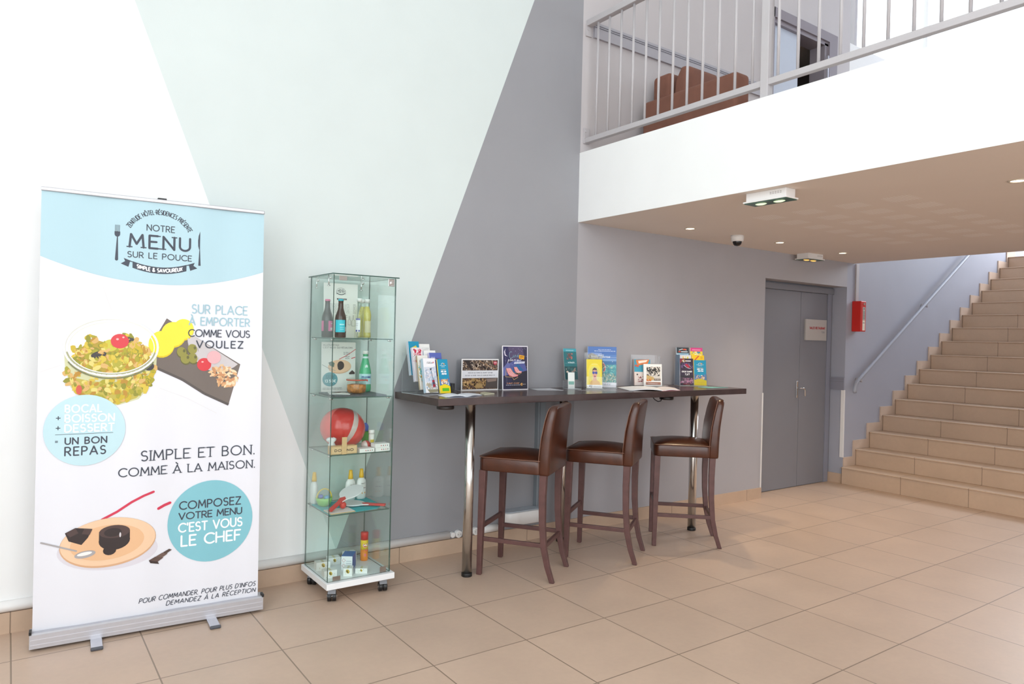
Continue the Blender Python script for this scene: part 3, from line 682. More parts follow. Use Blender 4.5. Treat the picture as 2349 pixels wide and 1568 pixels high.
    text(s, "C'EST VOUS", .596, .888, .446, .041, .0072, wt, L4); text(s, 'LE CHEF', .609, .881, .377, .049, .0085, wt, L4)
    text(s, 'POUR COMMANDER, POUR PLUS D\'INFOS', .428, .957, .132, .0215, .003, dk, L3, .26, slant=.25, caps=False); text(s, 'DEMANDEZ \u00c0 LA R\u00c9CEPTION', .546, .957, .1, .0205, .003, dk, L3, .27, slant=.25, caps=False)
    # dessert plate
    pl = ink('#edc9a6', .4)
    shd = ink('#d9d5dd', .5); disc(s, .30, .40, .205, .09, shd, L1, 36, 2, -.05)
    redm = ink('#cf3350', .45); stroke(s, [(.27, .545), (.33, .575), (.39, .615), (.44, .64), (.482, .655)], .011, redm, L2); stroke(s, [(.505, .572), (.53, .585), (.555, .594)], .013, redm, L2)
    disc(s, .30, .437, .196, .113, ink('#d8ab84', .4), L3, 48, 3, .05); disc(s, .30, .441, .193, .108, pl, L4, 48, 3, .05); disc(s, .295, .438, .15, .08, ink('#e6b88d', .4), L5, 40, 3, .05)
    ck, ckl = ink('#2b1e1e', .3), ink('#4b3734', .4)
    disc(s, .322, .445, .064, .045, ck, L6, 24, 2); fill(s, [(.259, .49), (.259, .445), (.385, .445), (.385, .485)], ck, L6); disc(s, .322, .485, .063, .03, ckl, P(7), 24, 2); disc(s, .315, .482, .036, .02, ck, P(8), 20, 1)
    disc(s, .303, .40, .027, .022, ck, P(7), 14, 1); disc(s, .345, .468, .004, .012, ink('#d8d4d8', .3), P(9), 8, 1)
    for q in ([(.125, .50), (.165, .52), (.232, .508), (.215, .47), (.19, .44), (.14, .462)], ): fill(s, q, ck, L6)
    s.add([P(7)(.128, .50), P(7)(.165, .52), P(7)(.178, .495), P(7)(.145, .48)], [(0, 1, 2, 3)], ckl); s.add([P(7)(.20, .512), P(7)(.232, .506), P(7)(.222, .482), P(7)(.19, .49)], [(0, 1, 2, 3)], ckl)
    sp = ink('#a9a5a6', .3); stroke(s, [(.035, .468), (.10, .442), (.17, .415)], .007, sp, L6); disc(s, .205, .395, .042, .016, sp, P(7), 20, 1, .12); disc(s, .203, .398, .03, .008, ink('#efedea', .3), P(8), 16, 1, .12)
    cb_ = ink('#5b463f', .4)
    for k in range(3): fill(s, [(.467 + k * .030, .330 + k * .014), (.506 + k * .018, .318 + k * .016), (.531 + k * .018, .334 + k * .016), (.495 + k * .030, .344 + k * .014)], (cb_, ink('#6d564d', .4), ink('#4a3831', .4))[k], L4)
    fill(s, [(.467, .330), (.506, .318), (.512, .306), (.474, .316)], ink('#3a2a25', .4), L4)
    for q in ([(.02, .13 + 1.1), (.07, 1.25), (.10, 1.262)], [(.25, 1.64), (.29, 1.52), (.33, 1.47)], [(.50, 1.15), (.62, 1.10), (.76, 1.02)]): stroke(s, q, .0016, ink('#dcdad8', .5), L1, False)
    s.build('printed_sheet', t)
    # cassette, feet, rail and clip
    c = MB(); n = 12; prof = [(-.001, .012), (0, .072), (.006, .078), (.075, .078), (.095, .062), (.1, .04), (.095, .012)]
    c.prism([(a_, b_) for a_, b_ in prof], .004, .99, M_alu, axis='x')
    for z in (.028, .05): c.box((.004, -.0022, z), (.99, 0, z + .0025), mat('groove_aluminium', '#d6d6dc', .3, .6))
    c.build('cassette', t)
    for x0, x1_ in ((0, .004), (.99, .994)):
        e = MB(); e.prism(prof, x0, x1_, M_alu, axis='x'); e.box((x0 - .002, .0, .075), (x1_ + .004, .04, .088), M_black); e.build('end_cap', t)
    for x in (.255, .748):
        f_ = MB().box((x - .0235, -.105, .002), (x + .0235, .10, .012), M_alu); fo = f_.build('foot', t, bevel=.003)
        MB().box((x - .0245, -.118, .0005), (x + .0245, -.103, .0145), M_dgrey).build('foot_cap', fo, bevel=.004)
    y = OFF + .02 * 2.04
    MB().box((.007, y - .010, 2.040), (.974, y + .010, 2.058), M_alu).build('top_rail', t, bevel=.004)
    MB().cyl((.496, y + .018, .07), (.496, y + .018, 2.045), .009, M_alu, n=12).build('support_pole', t)
    MB().box((.476, y - .005, 2.045), (.515, y + .024, 2.0655), M_black).build('pole_hook', t, bevel=.002)
banner()
# ------------------------------------------------------------------ glass display case on castors
CX0, CX1, CY0, CY1, CZ0, CZ1 = 1.405, 1.768, -.42, -.065, .108, 1.748
SH = (.462, .784, 1.092, 1.411)
def case():
    t = thing('display_case', 'tall glass display case with four shelves on a white wheeled base', 'display case', (0, 0, 0))
    MB().box((1.392, -.447, .075), (1.785, -.045, CZ0), mat('white_laminate', '#eef0f1', .35)).build('base', t, bevel=.002)
    for n_, a, b in (('left_panel', (CX0, CY0 + .006, CZ0 + .0005), (CX0 + .005, CY1, CZ1)), ('right_panel', (CX1 - .005, CY0 + .006, CZ0 + .0005), (CX1, CY1, CZ1)),
                     ('back_panel', (CX0 + .0055, CY1 - .005, CZ0 + .0005), (CX1 - .0055, CY1, CZ1)), ('door_panel', (CX0, CY0, CZ0 + .001), (CX1, CY0 + .005, CZ1 - .004)),
                     ('top_panel', (CX0 - .012, CY0 - .012, CZ1 + .0005), (CX1 + .014, CY1 + .006, CZ1 + .0065))):
        MB().pane(a, b, G_case, G_edge).build(n_, t)
    for z in SH: MB().pane((CX0 + .008, CY0 + .012, z - .006), (CX1 - .008, CY1 - .007, z), G_case, G_edge).build('shelf', t)
    clip = MB().cyl((0, 0, -.010), (.018, 0, -.010), .0055, M_chrome, n=12); clip.cyl((0, 0, -.010), (.003, 0, -.010), .0075, M_chrome, n=12); cp = None
    for z in SH:
        for x, r_ in ((CX0 + .0052, 0), (CX1 - .0052, PI)):
            for y in (CY0 + .045, CY1 - .05):
                if cp is None: cp = clip.build('shelf_clip', t, loc=(x, y, z), rot=(0, 0, r_))
                else: copy_tree(cp, t, (x, y, z), (0, 0, r_))
    for x, y, z in ((CX0 + .05, CY0 - .003, CZ1 - .03), (CX0 + .05, CY0 - .003, CZ0 + .004)):
        MB().box((x - .022, y, z), (x + .022, y + .0025, z + .024), M_steel).build('hinge', t, bevel=.001)
    MB().box((CX1 - .062, CY0 - .003, CZ0 + .004), (CX1 - .024, CY0 - .0005, CZ0 + .036), M_steel).build('door_latch', t, bevel=.004)
    lk = MB().box((CX1 - .05, CY0 - .004, CZ1 - .045), (CX1 - .012, CY0 - .0005, CZ1 - .004), M_chrome); lk.cyl((CX1 - .028, CY0 - .012, CZ1 - .026), (CX1 - .028, CY0 - .003, CZ1 - .026), .010, M_chrome, n=16); lk.build('lock', t, bevel=.002)
    for x, y in ((CX0 + .03, CY1 - .01), (CX1 - .06, CY1 - .01), (CX0 + .006, CY0 + .09)):
        b = MB().cyl((x, y, CZ1 - .055), (x, y, CZ1), .004, M_chrome, n=10); b.cyl((x, y, CZ1 - .058), (x, y, CZ1 - .052), .008, M_chrome, n=12); b.ball((x + .008, y - .004, CZ1 - .012), .008, M_chrome, 10, 8); b.build('corner_bolt', t)
    for x, y, a in ((1.44, -.40, -24), (1.735, -.40, -14), (1.44, -.10, -40), (1.735, -.10, 160)):
        k = MB(); k.cyl((0, 0, .066), (0, 0, .075), .020, M_steel, n=14); k.prism([(-.026, .044), (.012, .050), (.022, .05), (.02, .067), (-.02, .067)], -.021, .021, mat('grey_castor_plastic', '#7c7f85', .45), axis='x')
        ko = k.build('caster', t, loc=(x, y, 0), rot=(0, 0, R(a)), bevel=.002)
        for dx in (-.013, .013):
            w = MB().cyl((dx - .010, 0, .026), (dx + .010, 0, .026), .0258, M_black, n=24); w.cyl((dx - .0108, 0, .026), (dx + .0108, 0, .026), .013, mat('grey_castor_plastic', '#7c7f85'), n=16); w.build('wheel', ko, bevel=.002)
        MB().cyl((-.028, 0, .026), (.028, 0, .026), .006, M_chrome, n=12).build('axle', ko)
    return t
case()
def P_front(w=1, h=1, y=0): return lambda u, v: (u * w, y, v * h)
def sheet_thing(name, label, cat, loc, w, h, tilt, rz, art, thick=.0012, group=None, paper='#efeeea', edge=None, parent=None):
    """a printed sheet, leaflet or booklet: paper body with its print on the front, base left corner at loc"""
    s = MB(); pm = ink(paper, .5); s.box((0, 0, 0), (w, thick, h), pm)
    if edge:
        k = max(3, int(thick / .0018))
        for i in range(k):                       # leaf edges show at the side
            y0 = thick * (i + .15) / k; s.box((-.0009 - .0006 * (i % 2), y0, .001), (0, y0 + thick / k * .55, h - .001), ink(edge[i % len(edge)], .5))
    rng = random.Random(len(label))
    for l, a in enumerate(art):
        k = a[0]; y = -.00025 - .00022 * l
        if k == 'r': s.add([(a[1] * w, y, a[2] * h), (a[3] * w, y, a[2] * h), (a[3] * w, y, a[4] * h), (a[1] * w, y, a[4] * h)], [(0, 1, 2, 3)], ink(a[5]))
        elif k == 'e': disc(s, a[1] * w, a[2] * h, a[3] * w, a[4] * h, ink(a[5]), lambda u, v: (u, y, v), 24, 1, a[6] if len(a) > 6 else 0)
        elif k == 'p': s.add([(p[0] * w, y, p[1] * h) for p in a[1]], [tuple(range(len(a[1])))], ink(a[2]))
        elif k == 't': text(s, a[1], a[2] * w, a[3] * w, a[4] * h, a[5] * h, a[6] * h, ink(a[7]), lambda u, v: (u, y, v), a[8] if len(a) > 8 else .26, caps=False)
        elif k == 's': stroke(s, [(p[0] * w, p[1] * h) for p in a[1]], a[2] * h, ink(a[3]), lambda u, v: (u, y, v), True)
        elif k == 'l':                           # small print: rows of short dashes
            x0_, y0_, x1_, y1_, rows, th, c = a[1:8]
            for r_ in range(rows):
                yy = y1_ - (y1_ - y0_) * (r_ + .5) / rows; x = x0_
                while x < x1_:
                    e_ = min(x1_, x + .03 + .07 * rng.random()); s.add([(x * w, y, (yy - th / 2) * h), (e_ * w, y, (yy - th / 2) * h), (e_ * w, y, (yy + th / 2) * h), (x * w, y, (yy + th / 2) * h)], [(0, 1, 2, 3)], ink(c)); x = e_ + .018
        elif k == 'n':                           # mottled photo area
            x0_, y0_, x1_, y1_, cols, n_, sz = a[1:8]
            for i in range(n_):
                cx = x0_ + (x1_ - x0_) * rng.random(); cy = y0_ + (y1_ - y0_) * rng.random(); r_ = sz * (.5 + rng.random()); r_ = min(r_, (cx - x0_) * w + .001, (x1_ - cx) * w + .001, (cy - y0_) * h + .001, (y1_ - cy) * h + .001)
                if r_ > .0008: blob(s, cx * w, cy * h, r_ * .83, ink(cols[i % len(cols)]), lambda u, v: (u, y - .00002 * (i % 9), v), rng, 7, .35 + .6 * rng.random())
    o = s.build(name, parent, loc=loc, rot=(-R(tilt), 0, R(rz)))
    return tag(o, label, cat, group)
def bottle(name, label, loc, prof, m, cap, lab, group=None, fill=None, fill_top=.7, sx=1, sy=1, stickers=()):
    """bottle: glass body, cap and paper labels as parts; liquid inside where the photo shows it"""
    t = thing(name, label, 'bottle', loc, 0, group)
    b = MB().lathe(prof, m, n=26, sx=sx, sy=sy); b.build('body', t)
    if fill: 
        top = prof[-1][1] * fill_top; pf = [(max(.0005, r - .0022), z) for r, z in prof if .003 < z < top]; MB().lathe([(pf[0][0] * .9, .003)] + pf + [(pf[-1][0], top)], fill, n=22, sx=sx, sy=sy).build('liquid', t)
    if cap: MB().lathe(cap[0], cap[1], n=20).build('cap', t)
    for z0, z1, r, a0, a1, c in lab:
        s = MB(); k = 14; up = [(r * sx * math.cos(R(a0 + (a1 - a0) * i / k)), r * sy * math.sin(R(a0 + (a1 - a0) * i / k))) for i in range(k + 1)]
        strip(s, [(i, z1) for i in range(k + 1)], [(i, z0) for i in range(k + 1)], ink(c), lambda i, z: (up[int(i)][0], up[int(i)][1], z))
        for (sa, sb, sz0, sz1, sc) in stickers:
            if z0 <= sz0 <= z1 and a0 <= (sa + sb) / 2 <= a1: strip(s, [(i, sz1) for i in range(5)], [(i, sz0) for i in range(5)], ink(sc), lambda i, z: ((r + .0004) * sx * math.cos(R(sa + (sb - sa) * i / 4)), (r + .0004) * sy * math.sin(R(sa + (sb - sa) * i / 4)), z))
        s.flat = True; s.build('label', t)
    return t
# --- top shelf
z = SH[3] + .0004
DESS = [('t', "AUJOURD'HUI", .05, .50, .925, .03, .004, '#3c3c44'), ('t', "C'EST NOUS QUI R\u00c9GALONS.", .05, .92, .875, .03, .004, '#3c3c44'),
        ('s', [(.52, .66), (.75, .74), (1.0, .86)], .012, '#cc3340'), ('s', [(.88, .675), (.99, .70)], .015, '#cc3340'), ('t', 'TROP', .69, .82, .70, .02, .004, '#55555c'), ('t', 'BON', .70, .81, .665, .02, .004, '#55555c'),
        ('l', .64, .745, .82, .81, 3, .008, '#77777f'), ('e', .53, .51, .34, .14, '#d9a988', .05), ('e', .53, .52, .33, .13, '#eabf9e', .05), ('e', .56, .535, .1, .085, '#2c1c1c'), ('e', .54, .49, .07, .05, '#2c1c1c'),
        ('p', [(.2, .59), (.3, .62), (.38, .58), (.36, .5), (.24, .53)], '#5c6a60'), ('s', [(.02, .55), (.2, .48), (.4, .43)], .009, '#8f9291'), ('p', [(.8, .38), (.9, .44), (.98, .39), (.97, .36), (.82, .355)], '#3a2a2a'), ('e', .25, .26, .22, .14, '#5f9aa4'),
        ('t', '13.50\u20ac', .1, .42, .2, .05, .011, '#f2f5f5'), ('l', .13, .27, .38, .35, 3, .012, '#3d6a74'), ('l', .04, .05, .6, .10, 2, .008, '#8a8a8a')]
MENU = [('t', 'MENU', .41, .61, .845, .035, .007, '#4a4c50'), ('s', arc(.5, .86, .13, .06, 170, 10, 10), .004, '#77797c'), ('s', arc(.5, .835, .12, .04, 200, 340, 8), .014, '#4a4c50'), ('s', [(.375, .87), (.375, .8)], .006, '#55575a'), ('s', [(.63, .87), (.63, .8)], .006, '#55575a'),
        ('l', .43, .885, .58, .90, 1, .010, '#888888'), ('l', .42, .825, .60, .84, 1, .010, '#888888'), ('r', .38, .70, .67, .725, '#4a4c50'), ('l', .42, .708, .63, .716, 1, .006, '#e8e8e8'), ('l', .06, .66, .22, .68, 1, .006, '#999999'), ('l', .06, .45, .75, .63, 7, .006, '#aaaaaa'), ('l', .86, .45, .96, .63, 7, .006, '#888888'), ('l', .5, .40, .7, .43, 1, .008, '#888888'), ('l', .6, .37, .7, .39, 1, .006, '#999999'),
        ('s', [(.74, .40), (.74, .34), (.71, .31), (.71, .24), (.79, .24), (.79, .31), (.77, .34), (.77, .40)], .004, '#555555'), ('s', [(.85, .42), (.85, .34), (.82, .31), (.82, .22), (.92, .22), (.92, .31), (.88, .34), (.88, .42)], .004, '#555555')]
sheet_thing('menu_sheet', 'white printed menu sheet leaning at the back of the top shelf', 'sheet', (1.478, -.0845, z), .208, .315, 2, 0, MENU)
BEER = [(.0285, 0), (.0305, .004), (.0305, .105), (.028, .122), (.018, .150), (.0145, .165), (.0132, .198), (.0142, .2), (.0142, .206), (.0125, .208)]
BCAP = [(.0148, .203), (.0150, .208), (.0135, .2135), (.001, .2145)]
beer = mat('brown_beer_glass', '#3c2018', .12, spec=.6)
bottle('beer_bottle', 'dark beer bottle with pink cap and pink label on the top shelf', (1.456, -.20, z), BEER, mat('dark_beer_glass', '#2e2a2a', .12, spec=.6), (BCAP, ink('#e56a9a')), [(.035, .092, .0309, 210, 262, '#2b2b2f'), (.035, .092, .0309, 262, 330, '#df6fa0'), (.035, .092, .0309, 150, 212, '#df6fa0')], 'drinks on the top shelf', stickers=((285, 320, .04, .055, '#f2e9ee'), (290, 315, .075, .08, '#f2e9ee')))
bottle('beer_bottle', 'brown beer bottle with turquoise cap and label on the top shelf', (1.502, -.28, z), BEER, beer, (BCAP, ink('#27b4cc')), [(.03, .098, .0309, 190, 300, '#25c2d6'), (.03, .098, .0309, 300, 335, '#2e3a44')], 'drinks on the top shelf', stickers=((240, 290, .07, .076, '#bdeef4'), (245, 290, .055, .057, '#bdeef4'), (245, 285, .045, .047, '#bdeef4'), (302, 312, .035, .06, '#f0f4f4')))
SODA = [(.024, 0), (.0265, .004), (.0262, .02), (.0235, .05), (.0235, .10), (.0262, .115), (.0262, .135), (.022, .158), (.014, .180), (.0125, .205), (.0135, .207), (.0135, .212), (.0115, .214)]
SCAP = [(.0148, .207), (.0150, .224), (.0138, .2265), (.001, .227)]
LAB = [(.034, .112, .0252, 200, 262, '#f4f4f6')]
bottle('soda_bottle', 'clear glass bottle with white cap and blue-edged label on the top shelf', (1.637, -.22, z), SODA, G_bottle, (SCAP, ink('#f4f4f2')), LAB, 'drinks on the top shelf', stickers=((202, 260, .102, .112, '#7d7fb4'), (204, 225, .036, .046, '#50559c'), (240, 258, .036, .046, '#50559c'), (205, 240, .08, .082, '#b8b8c0'), (205, 235, .07, .072, '#b8b8c0')))
lem = mat('lemon_drink', '#dccf72', .3, spec=.5)
bottle('lemonade_bottle', 'bottle of cloudy yellow drink with white cap, right of the clear bottle', (1.706, -.17, z), SODA, G_bottle, (SCAP, ink('#f4f4f2')), [(.032, .1, .0268, 220, 300, '#d9d3ae')], 'drinks on the top shelf', fill=lem, fill_top=.86)
bottle('lemonade_bottle', 'bottle of yellow drink half hidden behind the clear bottle', (1.7035, -.1125, z), SODA, G_bottle, (SCAP, ink('#f4f4f2')), [], 'drinks on the top shelf', fill=lem, fill_top=.86)
# --- second shelf
z = SH[2] + .0004
tag(MB().box((-.15, -.138, 0), (.15, .138, .006), mat('slate_board', '#4e545a', .55, noise=.15, nscale=30)).build('slate_tray', loc=(1.592, -.255, z), rot=(0, 0, R(-3)), bevel=.001), 'dark slate tray under the food jar on the second shelf', 'tray')
sheet_thing('menu_poster', 'dessert poster with a 13.50\u20ac circle at the back of the second shelf', 'poster', (1.472, -.0845, z), .208, .292, 2, 0, DESS, paper='#e9e6e2')
nap = MB(); nap.add([(-.055, -.03, .0004), (.045, -.085, .0004), (.062, -.01, .0004), (-.03, .055, .0004), (-.055, -.03, .0044), (.045, -.085, .003), (.062, -.01, .0035), (-.03, .055, .0055)], [(3, 2, 1, 0), (4, 5, 6, 7), (0, 1, 5, 4), (1, 2, 6, 5), (2, 3, 7, 6), (3, 0, 4, 7)], ink('#f1efec'))
tag(nap.build('paper_napkin', loc=(1.50, -.25, z + .0062)), 'white paper napkin lying on the slate tray', 'napkin')
for i in range(1):
    fk = MB().tube([(-.06, -.03, .002), (0, -.01, .003), (.025, .0, .003)], .002, M_steel, 8); fk.box((.025, -.006, .0015), (.052, .006, .0035), M_steel); tag(fk.build('fork', loc=(1.498, -.255, z + .0105)), 'small steel fork on the white napkin', 'fork')
PET = [(.028, 0), (.034, .006), (.0355, .02), (.0345, .05), (.0355, .07), (.0355, .105), (.033, .125), (.024, .165), (.0155, .2), (.0138, .208), (.0138, .214), (.0155, .216), (.0155, .219), (.0125, .222)]
w = bottle('water_bottle', 'green sparkling water bottle with white cap on the second shelf', (1.706, -.162, z + .0064), PET, mat('green_bottle_plastic', '#3fae7c', .15, spec=.6), ([(.0152, .219), (.0155, .236), (.0148, .238), (.001, .2385)], ink('#f2f2ee')), [(.045, .105, .0360, 180, 350, '#b9dfe4'), (.195, .206, .0172, 150, 360, '#cfe4e4')], stickers=((185, 345, .097, .101, '#f4fafa'), (190, 340, .048, .051, '#f4fafa'), (262, 274, .062, .074, '#d83a34')))
lt = MB(); P = lambda u, v: ((.0366) * math.cos(R(258) + u / .036), .0366 * math.sin(R(258) + u / .036), v); text(lt, 'S.PELLEGRINO', -.03, .03, .081, .0105, .0024, ink('#2f5a96'), P, .22, caps=False)
disc(lt, .0, .147, .0085, .012, ink('#d5eae4'), lambda u, v: (.0295 * math.cos(R(262) + u / .0295), .0295 * math.sin(R(262) + u / .0295), v), 16, 1); lt.flat = True; lt.build('lettering', w)
jar = thing('food_jar', 'squat glass jar of orange food with a red rubber rim', 'jar', (1.612, -.262, z + .0064))
MB().lathe([(.043, 0), (.052, .008), (.055, .025), (.054, .05), (.05, .068), (.053, .072), (.053, .08)], G_bottle).build('glass_body', jar)
MB().lathe([(.040, .003), (.0495, .010), (.0525, .026), (.0515, .049), (.03, .053), (.001, .054)], mat('stewed_food', '#c2782f', .5, noise=.5, nscale=70)).build('food', jar)
MB().lathe([(.0545, .0725), (.058, .074), (.058, .0785), (.0545, .080)], mat('rubber_ring', '#c4503a', .5)).build('rubber_seal', jar); MB().lathe([(.056, .0802), (.056, .0845), (.04, .087), (.001, .0875)], G_bottle).build('lid', jar)
# --- third shelf
z = SH[1] + .0004
bb = thing('beach_ball', 'inflatable red beach ball with a clear stripe on the third shelf', 'beach ball', (1.548, -.232, z + .1175))
def gore(m, name, k, n=6):
    s = MB(); a = PI / n; rings = []
    for i in range(13):
        th = PI * i / 12; rings.append([(.126 * math.sin(th) * math.cos(2 * a * k - a + 2 * a * j / 8), .126 * math.sin(th) * math.sin(2 * a * k - a + 2 * a * j / 8), -.113 * math.cos(th)) for j in range(9)])
    s.loft(rings, m, (False, False), True, False); return s
TB = Matrix.Rotation(R(22), 4, 'Y') @ Matrix.Rotation(R(-18), 4, 'X')
rbm = mat('red_vinyl', '#dd4a44', .18, spec=.6); clear_v = mat('clear_vinyl', '#c9b9b4', .12, spec=.7)
gores = ((0, rbm), (1, rbm), (2, rbm), (3, mat('pink_vinyl', '#ea6a64', .2)), (4, mat('deep_red_vinyl', '#c8302c', .16, spec=.6)), (5, rbm))
for k, m in gores:
    s = gore(m, 'panel', k); s.v = [TB @ v for v in s.v]; s.build('panel', bb)
s = MB(); rings = []
for i in range(13):
    th = PI * i / 12; rings.append([(.1268 * math.sin(th) * math.cos(R(268 + 15 * j / 4)), .1268 * math.sin(th) * math.sin(R(268 + 15 * j / 4)), -.1138 * math.cos(th)) for j in range(5)])
s.loft(rings, clear_v, (False, False), True, False); s.v = [TB @ v for v in s.v]; s.build('clear_stripe', bb)
db = thing('domino_box', 'pale wooden box of dominoes in front of the beach ball', 'box', (1.414, -.404, z))
pine = mat('pine_wood', '#d9b483', .55, noise=.08, nscale=40)
MB().box((0, 0, 0), (.15, .045, .044), pine).build('case', db, bevel=.002)
fr = MB(); fr.box((.006, -.0008, .005), (.144, .0005, .039), mat('pine_wood_light', '#e0bf92', .55)); text(fr, 'DOMINO', .022, .128, .016, .011, .0032, ink('#3a2e22'), lambda u, v: (u, -.0012, v), .3, caps=False); fr.build('lettering', db)
tag(MB().box((-.0135, -.003, 0), (.0135, .003, .092), pine).build('wooden_slat', loc=(1.488, -.4085, z), bevel=.001), 'upright wooden slat standing before the domino box', 'slat')
rg = random.Random(3); bag = MB(); rings = []
for k, (r_, zz) in enumerate(((.010, 0), (.018, .02), (.021, .04), (.015, .055), (.022, .068), (.026, .078), (.012, .084))):
    rings.append([(r_ * (1 + .25 * rg.uniform(-1, 1)) * math.cos(2 * PI * j / 14) - zz * .12, r_ * .8 * (1 + .25 * rg.uniform(-1, 1)) * math.sin(2 * PI * j / 14), zz + .004 * rg.uniform(-1, 1) * (k > 0)) for j in range(14)])
bag.loft(rings, mat('crumpled_white_plastic', '#e6e7e9', .35)); tag(bag.build('plastic_bag', loc=(1.452, -.335, z)), 'crumpled white plastic bag left of the beach ball', 'bag')
bu = thing('toy_bucket', 'green toy bucket behind the bubble tube, right of the beach ball', 'bucket', (1.728, -.155, z))
MB().lathe([(.024, 0), (.026, .003), (.033, .075), (.0345, .078), (.0335, .08), (.031, .078), (.024, .006)], mat('green_toy_plastic', '#58b44a', .35)).build('tub', bu)
sp = MB(); sp.prism([(-.022, 0), (.022, 0), (.026, .03), (.012, .052), (-.006, .046), (-.024, .036)], -.006, .006, mat('blue_toy_plastic', '#2f57b8', .3), axis='y'); tag(sp.build('toy_spade', loc=(1.714, -.150, z + .0805), rot=(0, 0, R(-20)), bevel=.004), 'blue toy spade head showing above the green bucket', 'toy spade')
bt = thing('bubble_tube', 'slim white bubble tube with a red foot beside the red ball', 'tube', (1.706, -.272, z))
MB().lathe([(.0165, 0), (.0168, .014)], mat('red_toy_plastic', '#b63a34', .35)).build('foot', bt); MB().lathe([(.0162, .0142), (.0162, .082)], ink('#eeeae4')).build('body', bt)
MB().lathe([(.0178, .0822), (.018, .098), (.0165, .1), (.0165, .104), (.001, .105)], ink('#f1efec')).build('cap', bt)
sk_ = MB(); strip(sk_, [(i, .05) for i in range(9)], [(i, .026) for i in range(9)], ink('#e2c53c'), lambda i, v: (.0165 * math.cos(R(225 + i * 10)), .0165 * math.sin(R(225 + i * 10)), v)); strip(sk_, [(i, .034) for i in range(9)], [(i, .024) for i in range(9)], ink('#45639b'), lambda i, v: (.0167 * math.cos(R(230 + i * 9)), .0167 * math.sin(R(230 + i * 9)), v)); sk_.flat = True; sk_.build('sticker', bt)
lb_ = thing('bouncing_ball', 'small ball, half clear and half red, in front of the green bucket', 'ball', (1.652, -.318, z + .0268))
s = MB().ball((0, 0, 0), .0262, clear_v); s.build('shell', lb_); s = MB(); rings = [[(.0266 * math.sin(R(a)) * math.cos(2 * PI * j / 20), .0266 * math.sin(R(a)) * math.sin(2 * PI * j / 20), .0266 * math.cos(R(a))) for j in range(20)] for a in range(1, 91, 11)]
s.loft(rings, mat('red_toy_plastic', '#b63a34'), (True, False)); s.v = [Matrix.Rotation(R(78), 4, 'Y') @ v for v in s.v]; s.build('coloured_half', lb_)
def card_box(loc, rz, lab):
    t = thing('card_box', lab, 'card box', loc, R(rz), 'playing card boxes on the third shelf'); MB().box((0, 0, 0), (.086, .058, .0215), ink('#f0eeec')).build('carton', t, bevel=.0008)
    s = MB(); P = lambda u, v: (u, -.0006, v)
    for k in range(4):
        c = ink('#c02a34') if k % 2 == 0 else ink('#22222a'); x = .036 + k * .0125
        s.add([P(x - .003, .0105), P(x, .0065), P(x + .003, .0105), P(x, .0150)], [(0, 1, 2, 3)], c)
    s.flat = True; s.build('card_suits', t)
card_box((1.578, -.407, z), 0, 'white playing card box lying alone left of the stacked pair')
card_box((1.672, -.409, z), 2, 'white playing card box at the bottom of the stacked pair'); card_box((1.668, -.41, z + .0218), 1, 'white playing card box on top of the stacked pair')
# --- fourth shelf
z = SH[0] + .0004
cl = MB(); turq = mat('turquoise_towelling', '#1fb4bd', .85, noise=.08, nscale=60, bump=.3, bscale=400)
cl.prism([(1.415, -.40), (1.56, -.402), (1.70, -.385), (1.755, -.33), (1.752, -.10), (1.70, -.085), (1.60, -.12), (1.415, -.13)], z, z + .0035, turq); cl.build('towel', bevel=.001)
tag(bpy.data.objects['towel'], 'turquoise towel spread under the beach bats on the fourth shelf', 'towel')
pa = thing('paper_pad', 'pale printed paper pad with a wooden edge on the turquoise towel', 'pad', (1.42, -.412, z + .0038), R(1)); MB().box((0, 0, 0), (.14, .105, .003), pine).build('backing', pa); q = MB().box((0.001, .008, .0032), (.139, .104, .0048), ink('#e8e6e4'))
for k in range(3): q.box((.05 + .01 * k, .05 + .012 * k, .0047), (.09 + .01 * k, .053 + .012 * k, .0051), ink('#b9b7b8'))
q.build('sheet', pa)
SUN = [(.026, 0), (.031, .005), (.033, .03), (.033, .085), (.030, .108), (.019, .122), (.0145, .125)]
SUNC = [(.0145, .1255), (.0135, .14), (.0105, .165), (.0095, .176), (.001, .1775)]
ycap = mat('yellow_cap_plastic', '#eebb1e', .35); wbod = mat('white_bottle_plastic', '#f1f1ef', .3)
def sunscreen(loc, rz, lab, orange):
    t = thing('sunscreen_bottle', lab, 'bottle', loc, R(rz), 'sunscreen bottles on the fourth shelf')
    MB().lathe(SUN, wbod, sy=.62, n=30).build('body', t); MB().lathe(SUNC, ycap, n=18).build('cap', t)
    s = MB(); P = lambda u, v: (u, -.0337 * .62 * math.sqrt(max(.05, 1 - (u / .0336) ** 2)) - .0006, v)
    ringband(s, .008, .093, .006, .006, .002, ink('#a8a8a4'), P, n=14); text(s, 'FRESH', -.014, .002, .089, .006, .0012, ink('#a8a8a4'), P, .2, caps=False)
    disc(s, -.010, .064, .005, .005, ink('#4a4a52'), P, 12, 1); disc(s, .004, .066, .003, .004, ink('#8a6a6a'), P, 10, 1); disc(s, .013, .066, .003, .003, ink('#4a4a52'), P, 10, 1)
    s.add([P(-.012, .078), P(.012, .078), P(.012, .080), P(-.012, .080)], [(0, 1, 2, 3)], ink('#c8c8c4'))
    if orange: s.add([P(-.012, .032), P(.014, .032), P(.014, .041), P(-.012, .041)], [(0, 1, 2, 3)], ink('#f0a73a'))
    s.flat = True; s.build('print', t); return t
sunscreen((1.640, -.142, z + .004), 14, 'white sunscreen bottle with yellow cap, left of the upright pair', False)
sunscreen((1.711, -.132, z + .004), 18, 'white sunscreen bottle with an orange stripe, right of the upright pair', True)
sunscreen((1.434, -.112, z + .004), 80, 'white sunscreen bottle seen edge-on in the back left corner of the shelf', False)
